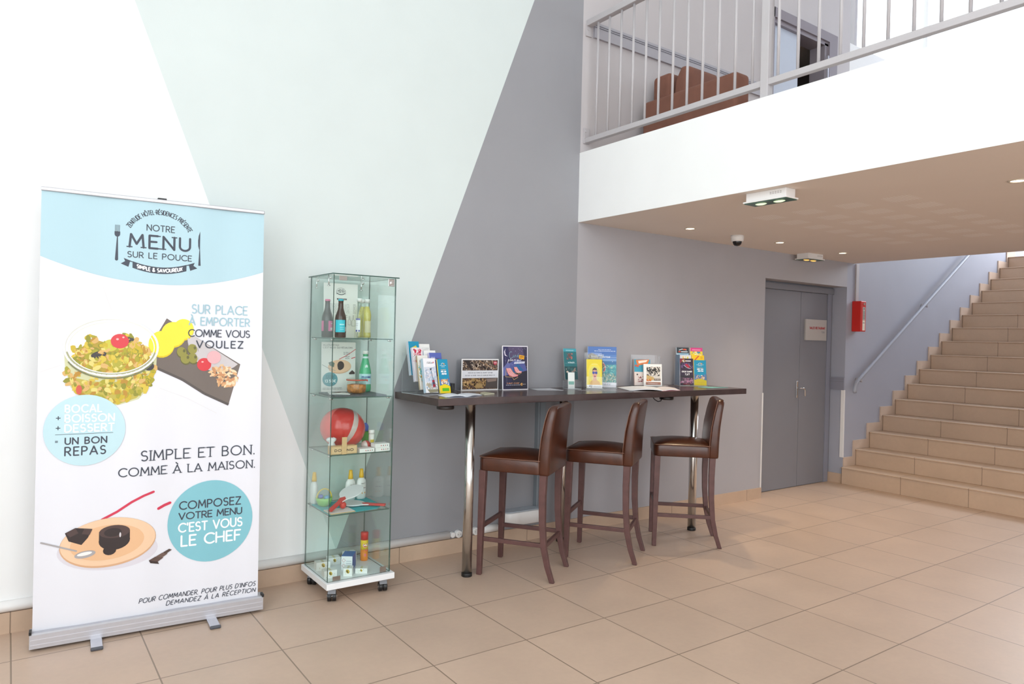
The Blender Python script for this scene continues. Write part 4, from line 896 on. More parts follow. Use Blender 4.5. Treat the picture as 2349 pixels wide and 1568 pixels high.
bk = thing('toy_basket', 'green toy basket with yellow hoop handle and blue toys on the fourth shelf', 'basket', (1.459, -.205, z + .004))
MB().lathe([(.018, 0), (.034, .010), (.044, .034), (.046, .05), (.044, .05), (.041, .034), (.03, .012), (.001, .008)], mat('lime_toy_plastic', '#8fd06a', .4)).build('bowl', bk)
MB().tube([(.043 * math.cos(R(a)), 0, .045 + .052 * math.sin(R(a))) for a in range(0, 181, 12)], .0035, mat('yellow_toy_plastic', '#e9c93a', .35), 8).build('handle', bk)
for (x, y, zz, r_, c, nm) in ((.012, -.014, .052, .0175, '#58a6cf', 'toy_crab'), (-.015, .012, .057, .0150, '#6a78c8', 'toy_mould')):
    s = MB().ball((0, 0, 0), (r_, r_, r_ * .8), ink(c, .35)); s.build(nm, loc=(1.459 + x, -.205 + y, z + zz)); tag(bpy.data.objects[nm], ('light blue' if nm == 'toy_crab' else 'violet') + ' plastic toy lying inside the green toy basket', 'toy')
def bat(loc, rot, lab):
    t = thing('beach_bat', lab, 'bat', loc, 0, 'beach bats on the fourth shelf'); t.rotation_euler = rot
    out = arc(0, 0, .066, .070, -60, 240, 26); nk = [(-.020, -.085), (-.012, -.11), (-.0125, -.19), (.0125, -.19), (.012, -.11), (.020, -.085)]
    MB().prism(out + nk, -.003, .003, mat('white_bat_face', '#e7e8ea', .4)).build('blade', t, bevel=.0012)
    MB().prism([(-.022, -.075), (-.013, -.108), (-.0135, -.192), (.0135, -.192), (.013, -.108), (.022, -.075), (0, -.055)], -.0055, .0055, mat('red_bat_grip', '#cf3f3c', .4)).build('grip', t, bevel=.002)
    return t
bat((1.604, -.258, z + .0146), (0, 0, R(49)), 'white beach bat with red grip lying flat on the towel')
bat((1.584, -.290, z + .0878), (R(22), 0, R(-62)), 'white beach bat with red grip propped on the small red ball')
tag(MB().ball((0, 0, 0), .0195, mat('red_rubber_ball', '#d23f36', .45)).build('rubber_ball', loc=(1.519, -.330, z + .0285)), 'small red rubber ball under the propped beach bat', 'ball')
# --- bottom of the case
z = CZ0 + .0004
pb = thing('repellent_box', 'blue and white cardboard box standing among the soap boxes', 'box', (1.545, -.262, z), R(-34))
MB().box((0, 0, 0), (.062, .098, .078), ink('#eef0f2')).build('carton', pb, bevel=.001)
q = MB(); bl = ink('#2d5fae'); q.box((.0622, .0, .0), (.0628, .098, .078), bl); q.box((0, .0, .0782), (.0625, .098, .0788), ink('#3f74bb')); q.box((-.0006, 0, 0), (-.0001, .098, .078), ink('#dfe6ee'))
q.build('blue_print', pb); q = MB(); P = lambda u, v: (u, -.0008, v)
for cy in (.055, .025): ringband(q, .014, cy, .011, .011, .0018, ink('#c05a5a'), P, 0, 360, 4)
for k in range(4): q.box((.028, -.0009, .012 + k * .012), (.056, -.0004, .017 + k * .012), ink('#c9cfd6'))
q.build('print', pb)
sc_ = thing('spray_can', 'tall orange insect spray can with red cap at the back of the case floor', 'spray can', (1.728, -.158, z))
MB().lathe([(.021, 0), (.0222, .003), (.0222, .065), ], mat('orange_can', '#ef8a1e', .3)).build('body', sc_); MB().lathe([(.0222, .0652), (.0222, .118), (.021, .121)], mat('yellow_can', '#f4cf2a', .3)).build('upper_body', sc_)
MB().lathe([(.0222, .1212), (.0222, .162), (.020, .166), (.001, .1665)], mat('red_cap_plastic', '#d8302a', .3)).build('cap', sc_)
q = MB(); P = lambda r_: (lambda u, v: (r_ * math.cos(R(262) + u / .022), r_ * math.sin(R(262) + u / .022), v)); disc(q, 0, .092, .015, .013, ink('#f5efe9'), P(.0226), 20, 1); disc(q, 0, .092, .013, .011, ink('#d13a52'), P(.0229), 20, 1); text(q, 'AUTAN', -.010, .010, .089, .007, .0016, ink('#ffffff'), P(.0232), .22, caps=False)
disc(q, 0, .064, .011, .005, ink('#d9476a'), P(.0226), 14, 1); disc(q, 0, .035, .006, .009, ink('#ee6f78'), P(.0226), 12, 1); q.flat = True; q.build('print', sc_)
def soap(loc, rz, dims, lab):
    t = thing('soap_box', lab, 'soap box', loc, R(rz), 'white soap boxes on the case floor'); w_, d_, h_ = dims
    MB().box((-w_ / 2, -d_ / 2, 0), (w_ / 2, d_ / 2, h_), ink('#f0f1ef')).build('carton', t, bevel=.0008)
    q = MB(); P = lambda u, v: (u, -d_ / 2 - .0006, v); rg = random.Random(int(loc[0] * 1000))
    disc(q, 0, h_ * .62, h_ * .2, h_ * .27, ink('#cfae3c'), P, 14, 1, .5); disc(q, -.002, h_ * .60, h_ * .08, h_ * .2, ink('#55553c'), P, 10, 1, .5)
    for k in range(7): blob(q, rg.uniform(-.35, .35) * w_, rg.uniform(.12, .85) * h_, .0028, ink('#8d9470' if k % 2 else '#b9b48a'), P, rg, 6, .4)
    q.box((-.006, -d_ / 2, h_), (.006, d_ / 2 - .001, h_ + .0005), ink('#d9d3b0')); q.build('print', t)
soap((1.462, -.19, z), -6, (.078, .05, .046), 'white soap box with a lemon print near the left glass, farther back')
soap((1.448, -.335, z), -4, (.07, .05, .042), 'white soap box with a lemon print in the front left corner')
soap((1.552, -.128, z), -4, (.07, .05, .04), 'white soap box behind the blue cardboard box, at its left')
soap((1.655, -.112, z), -2, (.07, .045, .05), 'white soap box behind the blue cardboard box, left of the spray can')
soap((1.548, -.358, z), -30, (.048, .05, .044), 'upright white soap box in front of the blue cardboard box')
soap((1.628, -.355, z), -30, (.066, .042, .028), 'flat white soap box at the front, right of the upright one')
# ------------------------------------------------------------------ bar table
TX0, TX1, TY0, TZ = 1.98, 4.752, -.552, 1.08
def table():
    t = thing('bar_table', 'long dark brown bar table on chrome legs along the grey wall', 'table', (TX0, 0, 0))
    W_ = TX1 - TX0
    MB().box((0, TY0, TZ - .042), (W_, -.002, TZ), M_top).build('tabletop', t, bevel=.0015)
    for x, y in ((.288, -.434), (1.245, -.15), (2.305, -.431)):
        l = MB().cyl((x, y, .022), (x, y, TZ - .0425), .030, M_leg, n=28)
        lo = l.build('leg', t); MB().cyl((x, y, 0), (x, y, .022), .0325, M_black, n=28).build('leg_foot', lo, bevel=.002)
        MB().cyl((x, y, TZ - .052), (x, y, TZ - .0425), .042, M_leg, n=24).build('leg_flange', lo)
    for x, y in ((.125, -.415), (2.005, -.42)):
        MB().lathe([(.050, -.032), (.052, -.028), (.052, 0)], mat('dark_grommet', '#2c2422', .4), c=(x, y, TZ - .0425)).build('cable_grommet', t)
    MB().lathe([(.042, 0), (.042, .003), (.038, .005), (.001, .005)], M_alu, c=(2.285, -.125, TZ)).build('grommet_cover', t)
    MB().tube([(1.85, -.42, TZ - .044), (1.875, -.425, TZ - .07), (1.905, -.43, TZ - .086), (1.935, -.43, TZ - .082), (1.955, -.42, TZ - .06)], .0035, M_black, 8).build('cable', t)
table()
# ------------------------------------------------------------------ bar stools
def stool():
    t = thing('bar_stool', 'first brown leather bar stool from the glass case, under the near end of the table', 'bar stool', (0, 0, 0), 0, 'bar stools at the long table')
    # seat: front edge at +y
    prof = ((.632, .000, .010), (.638, -.003, .016), (.70, -.003, .018), (.711, .0, .018), (.716, .006, .022), (.726, .03, .05), (.737, .075, .07), (.744, .13, .05), (.747, .175, .02))
    rings = [rrect(.405 - 2 * i, .400 - 2 * i, min(.03 + r, .2 - i - .004), z, 0, .012 if i < .1 else .01, 5) for z, i, r in prof]
    se = MB().loft(rings, M_leather).build('seat', t)
    pp = rrect(.409, .404, .032, .713, 0, .012, 4); MB().tube(pp + [pp[0]], .0024, M_stitch, 6).build('piping', se)
    # backrest: panel rising from the seat underside, leaning back a little
    bp = ((.630, -.196, .395, .060, .012), (.640, -.196, .405, .070, .02), (.74, -.198, .408, .070, .022), (.85, -.207, .404, .066, .022), (.95, -.223, .396, .060, .022), (1.00, -.234, .384, .056, .024), (1.022, -.239, .366, .052, .024), (1.034, -.2415, .335, .042, .02), (1.039, -.2425, .30, .022, .01))
    br = MB().loft([rrect(w, d, r, z, 0, y, 4) for z, y, w, d, r in bp], M_leather).build('backrest', t)
    for s_ in (-1, 1):
        MB().tube([(s_ * (w / 2 - .004), y + d / 2 - .004, z) for z, y, w, d, r in bp[1:7]] + [(s_ * .10, -.222, 1.036)], .0023, M_stitch, 6).build('piping', br)
    def leg(pts, a, b):
        r_ = []
        n = len(pts)
        for k, (x, y, z) in enumerate(pts):
            q = (a + (b - a) * k / (n - 1)) / 2; r_.append([(x - q, y - q, z), (x + q, y - q, z), (x + q, y + q, z), (x - q, y + q, z)])
        MB().loft(r_, M_wood, smooth=False).build('leg', t, bevel=.003)
    for s_ in (-1, 1):
        leg([(s_ * .180, .186, .634), (s_ * .184, .192, .3), (s_ * .187, .196, 0)], .042, .029)
        leg([(s_ * .172, -.192, .634), (s_ * .172, -.188, .5), (s_ * .171, -.190, .35), (s_ * .170, -.202, .2), (s_ * .168, -.226, .09), (s_ * .166, -.256, 0)], .042, .028)
        MB().box((s_ * .178 - .009, -.186, .203), (s_ * .178 + .009, .182, .228), M_wood).build('stretcher', t, bevel=.002)
    MB().box((-.168, .184, .275), (.168, .202, .302), M_wood).build('stretcher', t, bevel=.002)
    MB().box((-.155, -.212, .195), (.155, -.194, .222), M_wood).build('stretcher', t, bevel=.002)
    return t
s1 = stool(); s1.location = (2.615, -.498, 0); s1.rotation_euler.z = R(35.5)
s2 = copy_tree(s1, None, (3.287, -.506, 0), (0, 0, R(35.5))); s2['label'] = 'middle brown leather bar stool, between the other two stools'
s3 = copy_tree(s1, None, (4.0, -.566, 0), (0, 0, R(47))); s3['label'] = 'brown leather bar stool farthest from the glass case, nearest the grey double door'
# ------------------------------------------------------------------ cable trunking, sockets and the white box on the wall
def halfpipe(x0, x1, z, r, name, label):
    pr_ = [(-.0005, z - r)] + [(-.0005 - r * 1.15 * math.sin(R(a)), z - r * math.cos(R(a))) for a in range(10, 171, 16)] + [(-.0005, z + r)]
    s = MB().loft([[(x, y, zz) for y, zz in pr_] for x in (x0, x1)], M_wplast); return tag(s.build(name), label, 'cable trunking')
halfpipe(-2.6, 2.39, .126, .026, 'cable_trunking', 'long white rounded cable trunking along the top of the skirting')
halfpipe(2.64, 2.775, .1245, .026, 'cable_trunking', 'short white trunking piece between the sockets and the white wall box')
for i, (x, r_, lab) in enumerate(((2.411, .0190, 'small white round cap at the end of the long trunking'), (2.457, .0255, 'white round wall socket just left of the near chrome leg'), (2.516, .0255, 'white round socket behind the near chrome leg'), (2.592, .0265, 'white round socket between the near chrome leg and the first stool'))):
    t = thing('wall_socket', lab, 'socket', (x, -.0005, .1265), 0, 'white sockets at the foot of the wall')
    MB().cyl((0, 0, 0), (0, -.028, 0), r_, M_wplast, r1=r_ * .92, n=24).build('housing', t, bevel=.002)
    if r_ > .025:
        f_ = MB().cyl((0, -.0282, 0), (0, -.031, 0), r_ * .62, mat('socket_face', '#dcdad6', .4), n=20); f_.build('socket_face', t)
        h = MB()
        for dx in (-.008, .008): h.cyl((dx, -.0312, 0), (dx, -.0316, 0), .0025, M_dgrey, n=8)
        h.build('contact_hole', t)
wx = thing('cable_box', 'white rounded wall box behind the first bar stool', 'wall box', (2.94, -.0005, .145), 0)
rr_ = [rrect(.335, .118, .055, z, 0, -.06, 6) for z in (0, .006)]
MB().loft([rrect(.315, .10, .045, 0, 0, -.0505, 6), rrect(.333, .114, .052, .008, 0, -.0575, 6), rrect(.335, .116, .053, .085, 0, -.0585, 6), rrect(.33, .112, .051, .092, 0, -.0565, 6)], M_wplast).build('housing', wx)
MB().loft([rrect(.318, .100, .046, .0925, 0, -.052, 6), rrect(.314, .096, .044, .097, 0, -.052, 6)], mat('pale_grey_plastic', '#b9c0c8', .35)).build('lid', wx)
q = MB().box((3.085, -.04, .243), (3.15, -.0005, TZ - .045), mat('grey_duct_plastic', '#8b9399', .45)); q.box((3.098, -.0415, .243), (3.103, -.039, TZ - .045), mat('guard_groove', '#6f6f78')); tag(q.build('cable_duct', bevel=.004), 'grey upright cable duct on the wall behind the first stool', 'cable duct')
# ------------------------------------------------------------------ leaflets and signs on the table
Z0 = TZ + .0006
def L_shape(name, label, loc, rz, w, d, h, tiers=1, front=.09, lip=True, cat='leaflet holder', back_tilt=0):
    """clear acrylic holder: back sheet, base, two sides and a low front lip"""
    t = thing(name, label, cat, loc, R(rz))
    def pn(n_, a, b): MB().pane(a, b, G_clear, G_aedge).build(n_, t)
    pn('base_panel', (0, 0, 0), (w, d, .003)); pn('back_panel', (0, d - .003, .0032), (w, d, h))
    if lip: pn('front_panel', (0, 0, .0032), (w, .003, front))
    for x in (0, w - .003):
        s = MB(); s.prism([(0, .0032), (d, .0032), (d, h * .97), (d * .72, h * .97), (0, front)], x, x + .003, G_clear, axis='x'); s.build('side_panel', t)
    return t
def inside(H, lx, ly, thick, tilt, lift=.0):
    """where a leaflet's lower left corner comes to rest on a holder's base"""
    a = H.rotation_euler.z
    return (H.location.x + lx * math.cos(a) - ly * math.sin(a), H.location.y + lx * math.sin(a) + ly * math.cos(a), H.location.z + .0034 + thick * math.sin(R(tilt)) + lift)
COVE = [('r', 0, .42, 1, 1, '#1c93b8'), ('r', 0, .36, 1, .42, '#35b3c4'), ('s', arc(.5, .84, .14, .045, 180, 10, 8), .014, '#e9f3f5'), ('e', .62, .86, .07, .02, '#e7a05a'), ('l', .2, .80, .8, .83, 1, .012, '#dff0f4'), ('l', .33, .765, .67, .785, 1, .012, '#dff0f4'),
        ('r', .25, .685, .75, .70, '#d9c39a'), ('t', 'MER, SUN', .26, .74, .615, .045, .015, '#f4f8fa'), ('t', 'AND FUN', .3, .74, .545, .045, .015, '#f4f8fa'), ('p', [(0, .46), (.5, .38), (1, .46), (1, 0), (0, 0)], '#4a7fb4'), ('n', .1, .22, .9, .42, ['#e8a86a', '#f2d9b8', '#d98a4e', '#efe7dc'], 46, .008), ('p', [(0, .22), (.5, .27), (1, .2), (1, 0), (0, 0)], '#f0d51e'), ('l', .22, .10, .78, .15, 2, .012, '#e2b83a')]
COVG = COVE[:-1] + [('r', .2, .06, .86, .15, '#57bb2c')]
CABLE = [('t', 'FARON', .3, .76, .845, .035, .007, '#3a3a44', .2), ('l', .3, .89, .6, .905, 1, .008, '#9a9aa4'), ('p', [(.76, .86), (.82, .91), (.88, .86)], '#d03a4a'), ('r', .02, .30, .98, .74, '#cfd6e2'), ('n', .02, .28, .98, .72, ['#b9c6d8', '#d9d4dc', '#a9bccf', '#e4e2e8'], 90, .011), ('n', .02, .1, .98, .3, ['#8fb0c4', '#c9c4c9', '#a9a08f', '#b9b09a'], 60, .012), ('p', [(.1, .10), (1, .10), (1, .02), (.3, .0)], '#8f8a70'),
         ('s', [(.56, .66), (.62, .5), (.68, .36)], .012, '#2c3644'), ('p', [(.48, .70), (.62, .72), (.6, .66), (.5, .65)], '#2c3644'), ('s', [(.05, .64), (.5, .69), (.95, .76)], .005, '#76828e'), ('p', [(.56, .36), (.76, .37), (.82, .17), (.60, .15)], '#a02a38'), ('r', .60, .24, .77, .31, '#4a4a5c')]
def holder_left():
    H = L_shape('leaflet_holder', 'clear tiered leaflet holder at the near left corner of the table', (2.003, -.317, Z0), 7.5, .245, .215, .245, front=.02, lip=False)
    grp = 'leaflets in the left acrylic holder'
    def lf(lab, xt, yt, zt, w, art, thick=.012, paper='#f0efec', edge=('#eef0f4', '#b9c6d8', '#dfe6ee'), tilt=12):
        h = .21; up = h * math.cos(R(tilt)); bk = h * math.sin(R(tilt))
        sheet_thing('leaflet', lab, 'leaflet', (xt + bk * .131, yt - bk * .991, zt - up), w, h, tilt, 7.5, art, thick, grp, paper, edge)
    lf('blue leaflet stack with yellow lettering at the back left of the left holder', 2.003, -.118, 1.397, .078, [('r', 0, 0, 1, 1, '#1790b4'), ('p', [(.15, .80), (.7, .88), (.95, .72), (.2, .72)], '#dcc94e'), ('n', .1, .4, .9, .7, ['#49b0c8', '#8ad0da', '#e9efe9'], 30, .010)], .024)
    lf('white leaflet with grey lettering at the back right of the left holder', 2.082, -.095, 1.382, .088, [('t', 'VERRE ET TOURISME', .08, .92, .86, .022, .004, '#9a9aa0'), ('l', .1, .82, .9, .84, 1, .008, '#b0b0b4'), ('r', .45, .73, .98, .79, '#4a7a68'), ('n', .1, .3, .9, .7, ['#d9d6d0', '#b9c4c0'], 24, .012)], .008)
    lf('leaflet with red lettering, second from the back in the left column', 2.013, -.155, 1.360, .073, [('n', .05, .82, .95, .97, ['#c42a4a', '#d8506a'], 22, .008), ('t', 'GUIDE', .1, .8, .78, .05, .012, '#d23a5a'), ('n', .0, .55, 1, .78, ['#2f6a78', '#cf2f4e', '#e8e2da', '#44606c'], 44, .011), ('r', .6, .66, .84, .8, '#c02848')], .020, '#e9e4e6', ('#f2f0f6', '#d9d4ea', '#efeef4'))
    lf('plain white leaflet in the right column, second from the back', 2.095, -.15, 1.343, .088, [('r', .0, .55, 1, .80, '#a79a8c'), ('n', 0, .55, 1, .8, ['#8a7a6a', '#c9b8a4'], 24, .012)], .010)
    lf('cream leaflet with dark lettering and a photo strip, second from the front', 2.022, -.205, 1.314, .076, [('t', 'EVENEMENT', .2, .85, .80, .05, .010, '#6a6a5c'), ('n', 0, .2, .4, .72, ['#d9a84a', '#8fc4b8', '#c9b8a0', '#2fb0b8'], 30, .010)], .014, '#e9e6de', ('#e8e4da', '#d8a850', '#6ab8b0', '#c9c4b8'))
    lf('violet blue leaflet with a dark tree in the right column', 2.108, -.195, 1.330, .092, [('r', 0, .3, 1, 1, '#5a68b4'), ('t', 'OFFICE', .1, .45, .84, .03, .006, '#e9e9f4'), ('t', 'TOURISME', .1, .5, .79, .03, .006, '#e9e9f4'), ('n', .5, .6, .8, .85, ['#5c4a3c', '#7a6a58'], 16, .010)], .018, '#e9e6ee', ('#e8e4f0', '#c9c4e0'))
    lf('white cable car leaflet with a red cabin at the front left of the left holder', 2.035, -.255, 1.298, .088, CABLE, .026, '#f2f1f4', ('#f4f4f8', '#c9dce8', '#e9eef4', '#9fc4d4'))
    lf('turquoise beach leaflet with a green sticker at the front right of the left holder', 2.137, -.245, 1.292, .078, COVG, .008, '#f0ead0', ('#f0e070', '#e9d040'))
holder_left()
tag(MB().box((-.012, -.03, 0), (.012, .03, .052), M_black).build('phone_block', loc=(2.335, -.085, Z0), bevel=.003), 'small black upright block behind the left leaflet holder', 'block')
def flat_paper(name, label, cat, pts, h, mats, curl=0.0, grp=None, top=None):
    s = MB(); n = len(pts); s.prism(pts, 0, h, ink(mats)); 
    if top:
        for i_, (q, c) in enumerate(top): s.add([(x, y, h + .0004 + .0003 * i_) for x, y in q], [tuple(range(len(q)))], ink(c))
    return tag(s.build(name, loc=(0, 0, Z0)), label, cat, grp)
flat_paper('leaflet', 'olive leaflet pile peeping out right of the open magazines', 'leaflet', [(2.366, -.432), (2.475, -.38), (2.47, -.27), (2.405, -.325)], .007, '#cfcdb4', top=[([(2.376, -.415), (2.465, -.375), (2.46, -.29), (2.415, -.33)], '#a9a888')])
NETS = ['#4a3830', '#6a5648', '#8f7a68', '#2c2220', '#a08468', '#5c4638']
sgn = L_shape('sign_holder', 'clear stand holding the landscape market sign', (2.415, -.075, Z0), 0, .292, .06, .20, lip=False, front=.02)
sheet_thing('market_sign', 'landscape sign with brown net photos and a white text band', 'sign', (2.415, -.078, Z0 + .0002), .292, .208, 0, 0,
            [('r', .025, .635, .975, .965, '#3c2c28'), ('n', .025, .635, .975, .965, NETS + ['#c9b8a8'], 420, .0075), ('p', [(.05, .965), (.2, .965), (.3, .64), (.27, .64)], '#2a1d1a'), ('s', [(.28, .95), (.4, .64)], .01, '#a89888'), ('s', [(.45, .95), (.62, .83), (.92, .68)], .016, '#a8805c'), ('s', [(.55, .96), (.95, .72)], .008, '#8f7c6c'), ('p', [(.85, .93), (.95, .93), (.95, .84), (.90, .80), (.85, .84)], '#b23a48'), ('r', .865, .875, .94, .905, '#e4b0b4'), ('r', .865, .85, .94, .865, '#d890a0'),
             ('r', .025, .40, .975, .635, '#dfdfe4'), ('t', 'March\u00e9 nocturne de Sanary sur Mer'.replace('\u00e9', 'e'), .17, .83, .545, .032, .006, '#5a5a62'), ('t', 'Du 15/07 au 30/08, tous les jours de 19h30 a 1h'.replace('h', 'h'), .1, .89, .462, .032, .006, '#5a5a62'),
             ('r', .025, .04, .975, .395, '#4a352a'), ('n', .025, .04, .975, .395, ['#8f7040', '#b08a58', '#4a2c24', '#c9a470', '#6a4a34', '#9a7c4c'], 300, .010), ('p', [(.66, .395), (.975, .395), (.975, .06), (.64, .06)], '#4c423e'), ('p', [(.66, .36), (.95, .38), (.93, .29), (.70, .26)], '#8a766c'), ('p', [(.36, .08), (.55, .08), (.56, .20), (.4, .24)], '#a98a58')], thick=.0025, paper='#f3f1f0')
CINE = [('r', .03, .02, .975, .98, '#3a3650'), ('p', [(.03, .98), (.20, .98), (.32, .70), (.1, .32), (.03, .32)], '#33305a'), ('p', [(.22, .98), (.78, .98), (.86, .75), (.45, .62), (.30, .75)], '#5a4f6e'), ('p', [(.03, .32), (.03, .5), (.2, .62), (.46, .56), (.30, .34)], '#6a70aa'), ('p', [(.30, .62), (.60, .70), (.86, .62), (.975, .42), (.40, .36), (.28, .5)], '#585f9c'), ('p', [(.44, .52), (.6, .60), (.83, .44), (.36, .38)], '#2f6a9c'), ('p', [(.03, .32), (.5, .36), (.975, .44), (.975, .02), (.03, .02)], '#2c2a48'), ('p', [(.45, .36), (.975, .44), (.975, .02), (.3, .02)], '#2b2938'),
        ('p', [(.12, .94), (.06, .86), (.09, .78), (.2, .755), (.12, .80), (.10, .87)], '#e9e4f0'), ('s', [(.11, .76), (.14, .5), (.17, .12)], .004, '#8a86a4'),
        ('s', arc(.33, .79, .07, .075, 60, 300, 10) + [(.40, .745)], .007, '#a9cfd8'), ('s', [(.42, .79), (.42, .745), (.46, .745)], .008, '#8fc4d0'), ('s', [(.48, .745), (.48, .785), (.52, .785), (.53, .745)], .008, '#8fc4d0'), ('s', [(.57, .765), (.63, .77), (.60, .79), (.57, .77), (.59, .745), (.64, .75)], .007, '#8fc4d0'), ('s', [(.60, .805), (.63, .825)], .006, '#8fc4d0'),
        ('p', [(.65, .795), (.86, .775), (.84, .69), (.64, .71)], '#f2ae2e'), ('t', 'GRATUIT', .68, .82, .735, .025, .006, '#8a5a2a', .1),
        ('s', [(.19, .61), (.23, .69), (.26, .68), (.24, .655), (.21, .655)], .009, '#f2f0f6'), ('s', [(.29, .66), (.31, .71), (.30, .655)], .009, '#f2f0f6'), ('s', [(.34, .67), (.38, .675), (.36, .69), (.34, .67), (.37, .655)], .009, '#f2f0f6'), ('s', [(.41, .68), (.41, .655)], .009, '#f2f0f6'), ('s', [(.45, .655), (.45, .685), (.50, .685), (.50, .655)], .009, '#f2f0f6'), ('s', [(.60, .68), (.56, .68), (.56, .657), (.60, .66), (.61, .68), (.62, .655)], .009, '#f2f0f6'), ('s', [(.65, .68), (.65, .655)], .009, '#f2f0f6'), ('s', [(.69, .655), (.69, .68), (.73, .685)], .009, '#f2f0f6'),
        ('p', [(.46, .635), (.87, .645), (.85, .60), (.43, .59)], '#dfe2f2'), ('l', .48, .605, .82, .63, 1, .010, '#8a8fb0'),
        ('p', [(.13, .49), (.29, .495), (.46, .36), (.6, .345), (.58, .31), (.42, .29), (.25, .32), (.17, .40)], '#e98a8a'),
        ('s', [(.17, .49), (.22, .38), (.40, .31)], .008, '#f6ecea'), ('s', [(.22, .49), (.28, .39), (.46, .315)], .008, '#f6ecea'), ('s', [(.26, .49), (.34, .40), (.52, .325)], .008, '#f6ecea'), ('s', [(.13, .49), (.10, .30), (.36, .29)], .009, '#d8b27a'), ('s', [(.36, .29), (.42, .23), (.58, .285)], .009, '#d8b27a'), ('s', [(.29, .495), (.44, .36)], .007, '#caa06c'),
        ('p', [(.42, .52), (.54, .52), (.64, .43), (.74, .42), (.71, .385), (.56, .38), (.46, .42)], '#e98a8a'), ('s', [(.46, .51), (.54, .41), (.66, .395)], .007, '#f6ecea'), ('s', [(.50, .515), (.60, .42), (.7, .405)], .007, '#f6ecea'), ('s', [(.42, .38), (.58, .385), (.62, .35), (.72, .385)], .007, '#d8b27a'),
        ('t', '15 JUILLET > 23 AOUT', .14, .63, .142, .022, .006, '#e0a27a'), ('l', .11, .108, .66, .118, 1, .009, '#d8d8e4'), ('e', .72, .125, .045, .03, '#e8b25c'), ('e', .73, .125, .02, .014, '#3a3248'), ('l', .78, .11, .88, .14, 1, .012, '#b9b4b4')] + [('e', x, y, .007, .005, '#d9d6ea') for x, y in ((.48, .88), (.66, .9), (.78, .92), (.83, .95), (.86, .93), (.9, .76), (.08, .66), (.3, .59), (.35, .57), (.60, .93), (.72, .88), (.38, .93), (.9, .53), (.55, .65))]
sheet_thing('cinema_sign', 'tall night-blue cinema poster in a white frame standing on the table', 'sign', (2.718, -.115, Z0), .213, .30, 3, 0, CINE, .004, paper='#f2eff4')
tag(MB().pane((2.711, -.098, Z0), (2.95, -.045, Z0 + .003), G_clear, G_aedge).build('acrylic_foot'), 'clear acrylic foot behind the cinema poster', 'stand')
flat_paper('paper_sheet', 'pale clear-sleeved sheet lying right of the cinema poster', 'sheet', [(2.955, -.19), (3.13, -.26), (3.17, -.06), (2.99, -.05)], .0012, '#c9ccd2')
flat_paper('paper_sheet', 'grey white sheet lying before the yellow leaflet holder', 'sheet', [(3.25, -.27), (3.44, -.40), (3.52, -.56 + .03), (3.40, -.30)], .001, '#b9babf')
# teal leaflet in a slim stand
sheet_thing('leaflet', 'dark teal leaflet leaning in the slim clear stand', 'leaflet', (3.245, -.135, Z0 + .066), .098, .228, 15, -20, [('r', 0, 0, 1, 1, '#1c6a70'), ('r', 0, .9, 1, 1, '#3a9aa8'), ('l', .2, .92, .8, .955, 2, .008, '#cfe6ea'), ('n', .2, .62, .8, .86, ['#4a5c60', '#8a5a54', '#6a4a48', '#b06a60'], 24, .011), ('t', 'VOILES', .3, .8, .53, .035, .009, '#e6f2f2'), ('s', [(.05, .52), (.95, .52)], .003, '#9fc8c8'), ('r', 0, 0, 1, .42, '#134448'), ('n', .1, .2, .95, .42, ['#8a7a70', '#c9b8a8', '#2c5c5c'], 14, .012)], .004)
h = L_shape('leaflet_stand', 'slim clear leaflet stand left of the yellow leaflet', (3.24, -.17, Z0), -20, .105, .10, .055, front=.055, back_tilt=8)
sheet_thing('leaflet', 'small white and green card in the foot of the slim stand', 'leaflet', inside(h, .006, .005, .003, 6), .05, .115, 6, -20, [('r', .1, .25, .9, .45, '#7fb8a8'), ('r', 0, .0, 1, .12, '#dfe4e0')], .003, paper='#e9ece6')
# yellow leaflet
yh = L_shape('leaflet_holder', 'clear holder with the yellow leaflets in front of the guide', (3.382, -.205, Z0), -30, .128, .085, .26, front=.09)
sheet_thing('leaflet', 'yellow leaflet showing a person in round blue sunglasses', 'leaflet', inside(yh, .008, .006, .014, 9), .112, .21, 9, -30, [('r', 0, .12, 1, 1, '#ead21e'), ('e', .5, .52, .44, .36, '#f2dc3c'), ('e', .5, .5, .36, .27, '#dfd468'), ('l', .32, .82, .72, .84, 1, .012, '#f6eeb0'),
            ('p', [(.18, .12), (.24, .24), (.42, .30), (.62, .30), (.80, .23), (.9, .12)], '#dba53c'), ('p', [(.42, .38), (.62, .38), (.64, .27), (.40, .27)], '#d99a74'), ('e', .52, .50, .155, .165, '#e4a98a'), ('p', [(.36, .54), (.38, .66), (.5, .72), (.64, .68), (.69, .56), (.64, .62), (.5, .63), (.41, .62)], '#5c4038'), ('e', .44, .535, .085, .048, '#3a4a98'), ('e', .61, .535, .085, .048, '#3a4a98'), ('e', .52, .415, .06, .04, '#9a3038'), ('r', .48, .428, .56, .44, '#f4ece4'),
            ('r', 0, 0, 1, .12, '#ecebe6'), ('t', '2', .24, .34, .035, .06, .012, '#4a4a4c'), ('e', .19, .075, .04, .02, '#4a4a4c'), ('l', .42, .03, .92, .09, 3, .008, '#9a9a98')], .014, paper='#efe6a0', edge=('#f0e890', '#f6f2c0'))
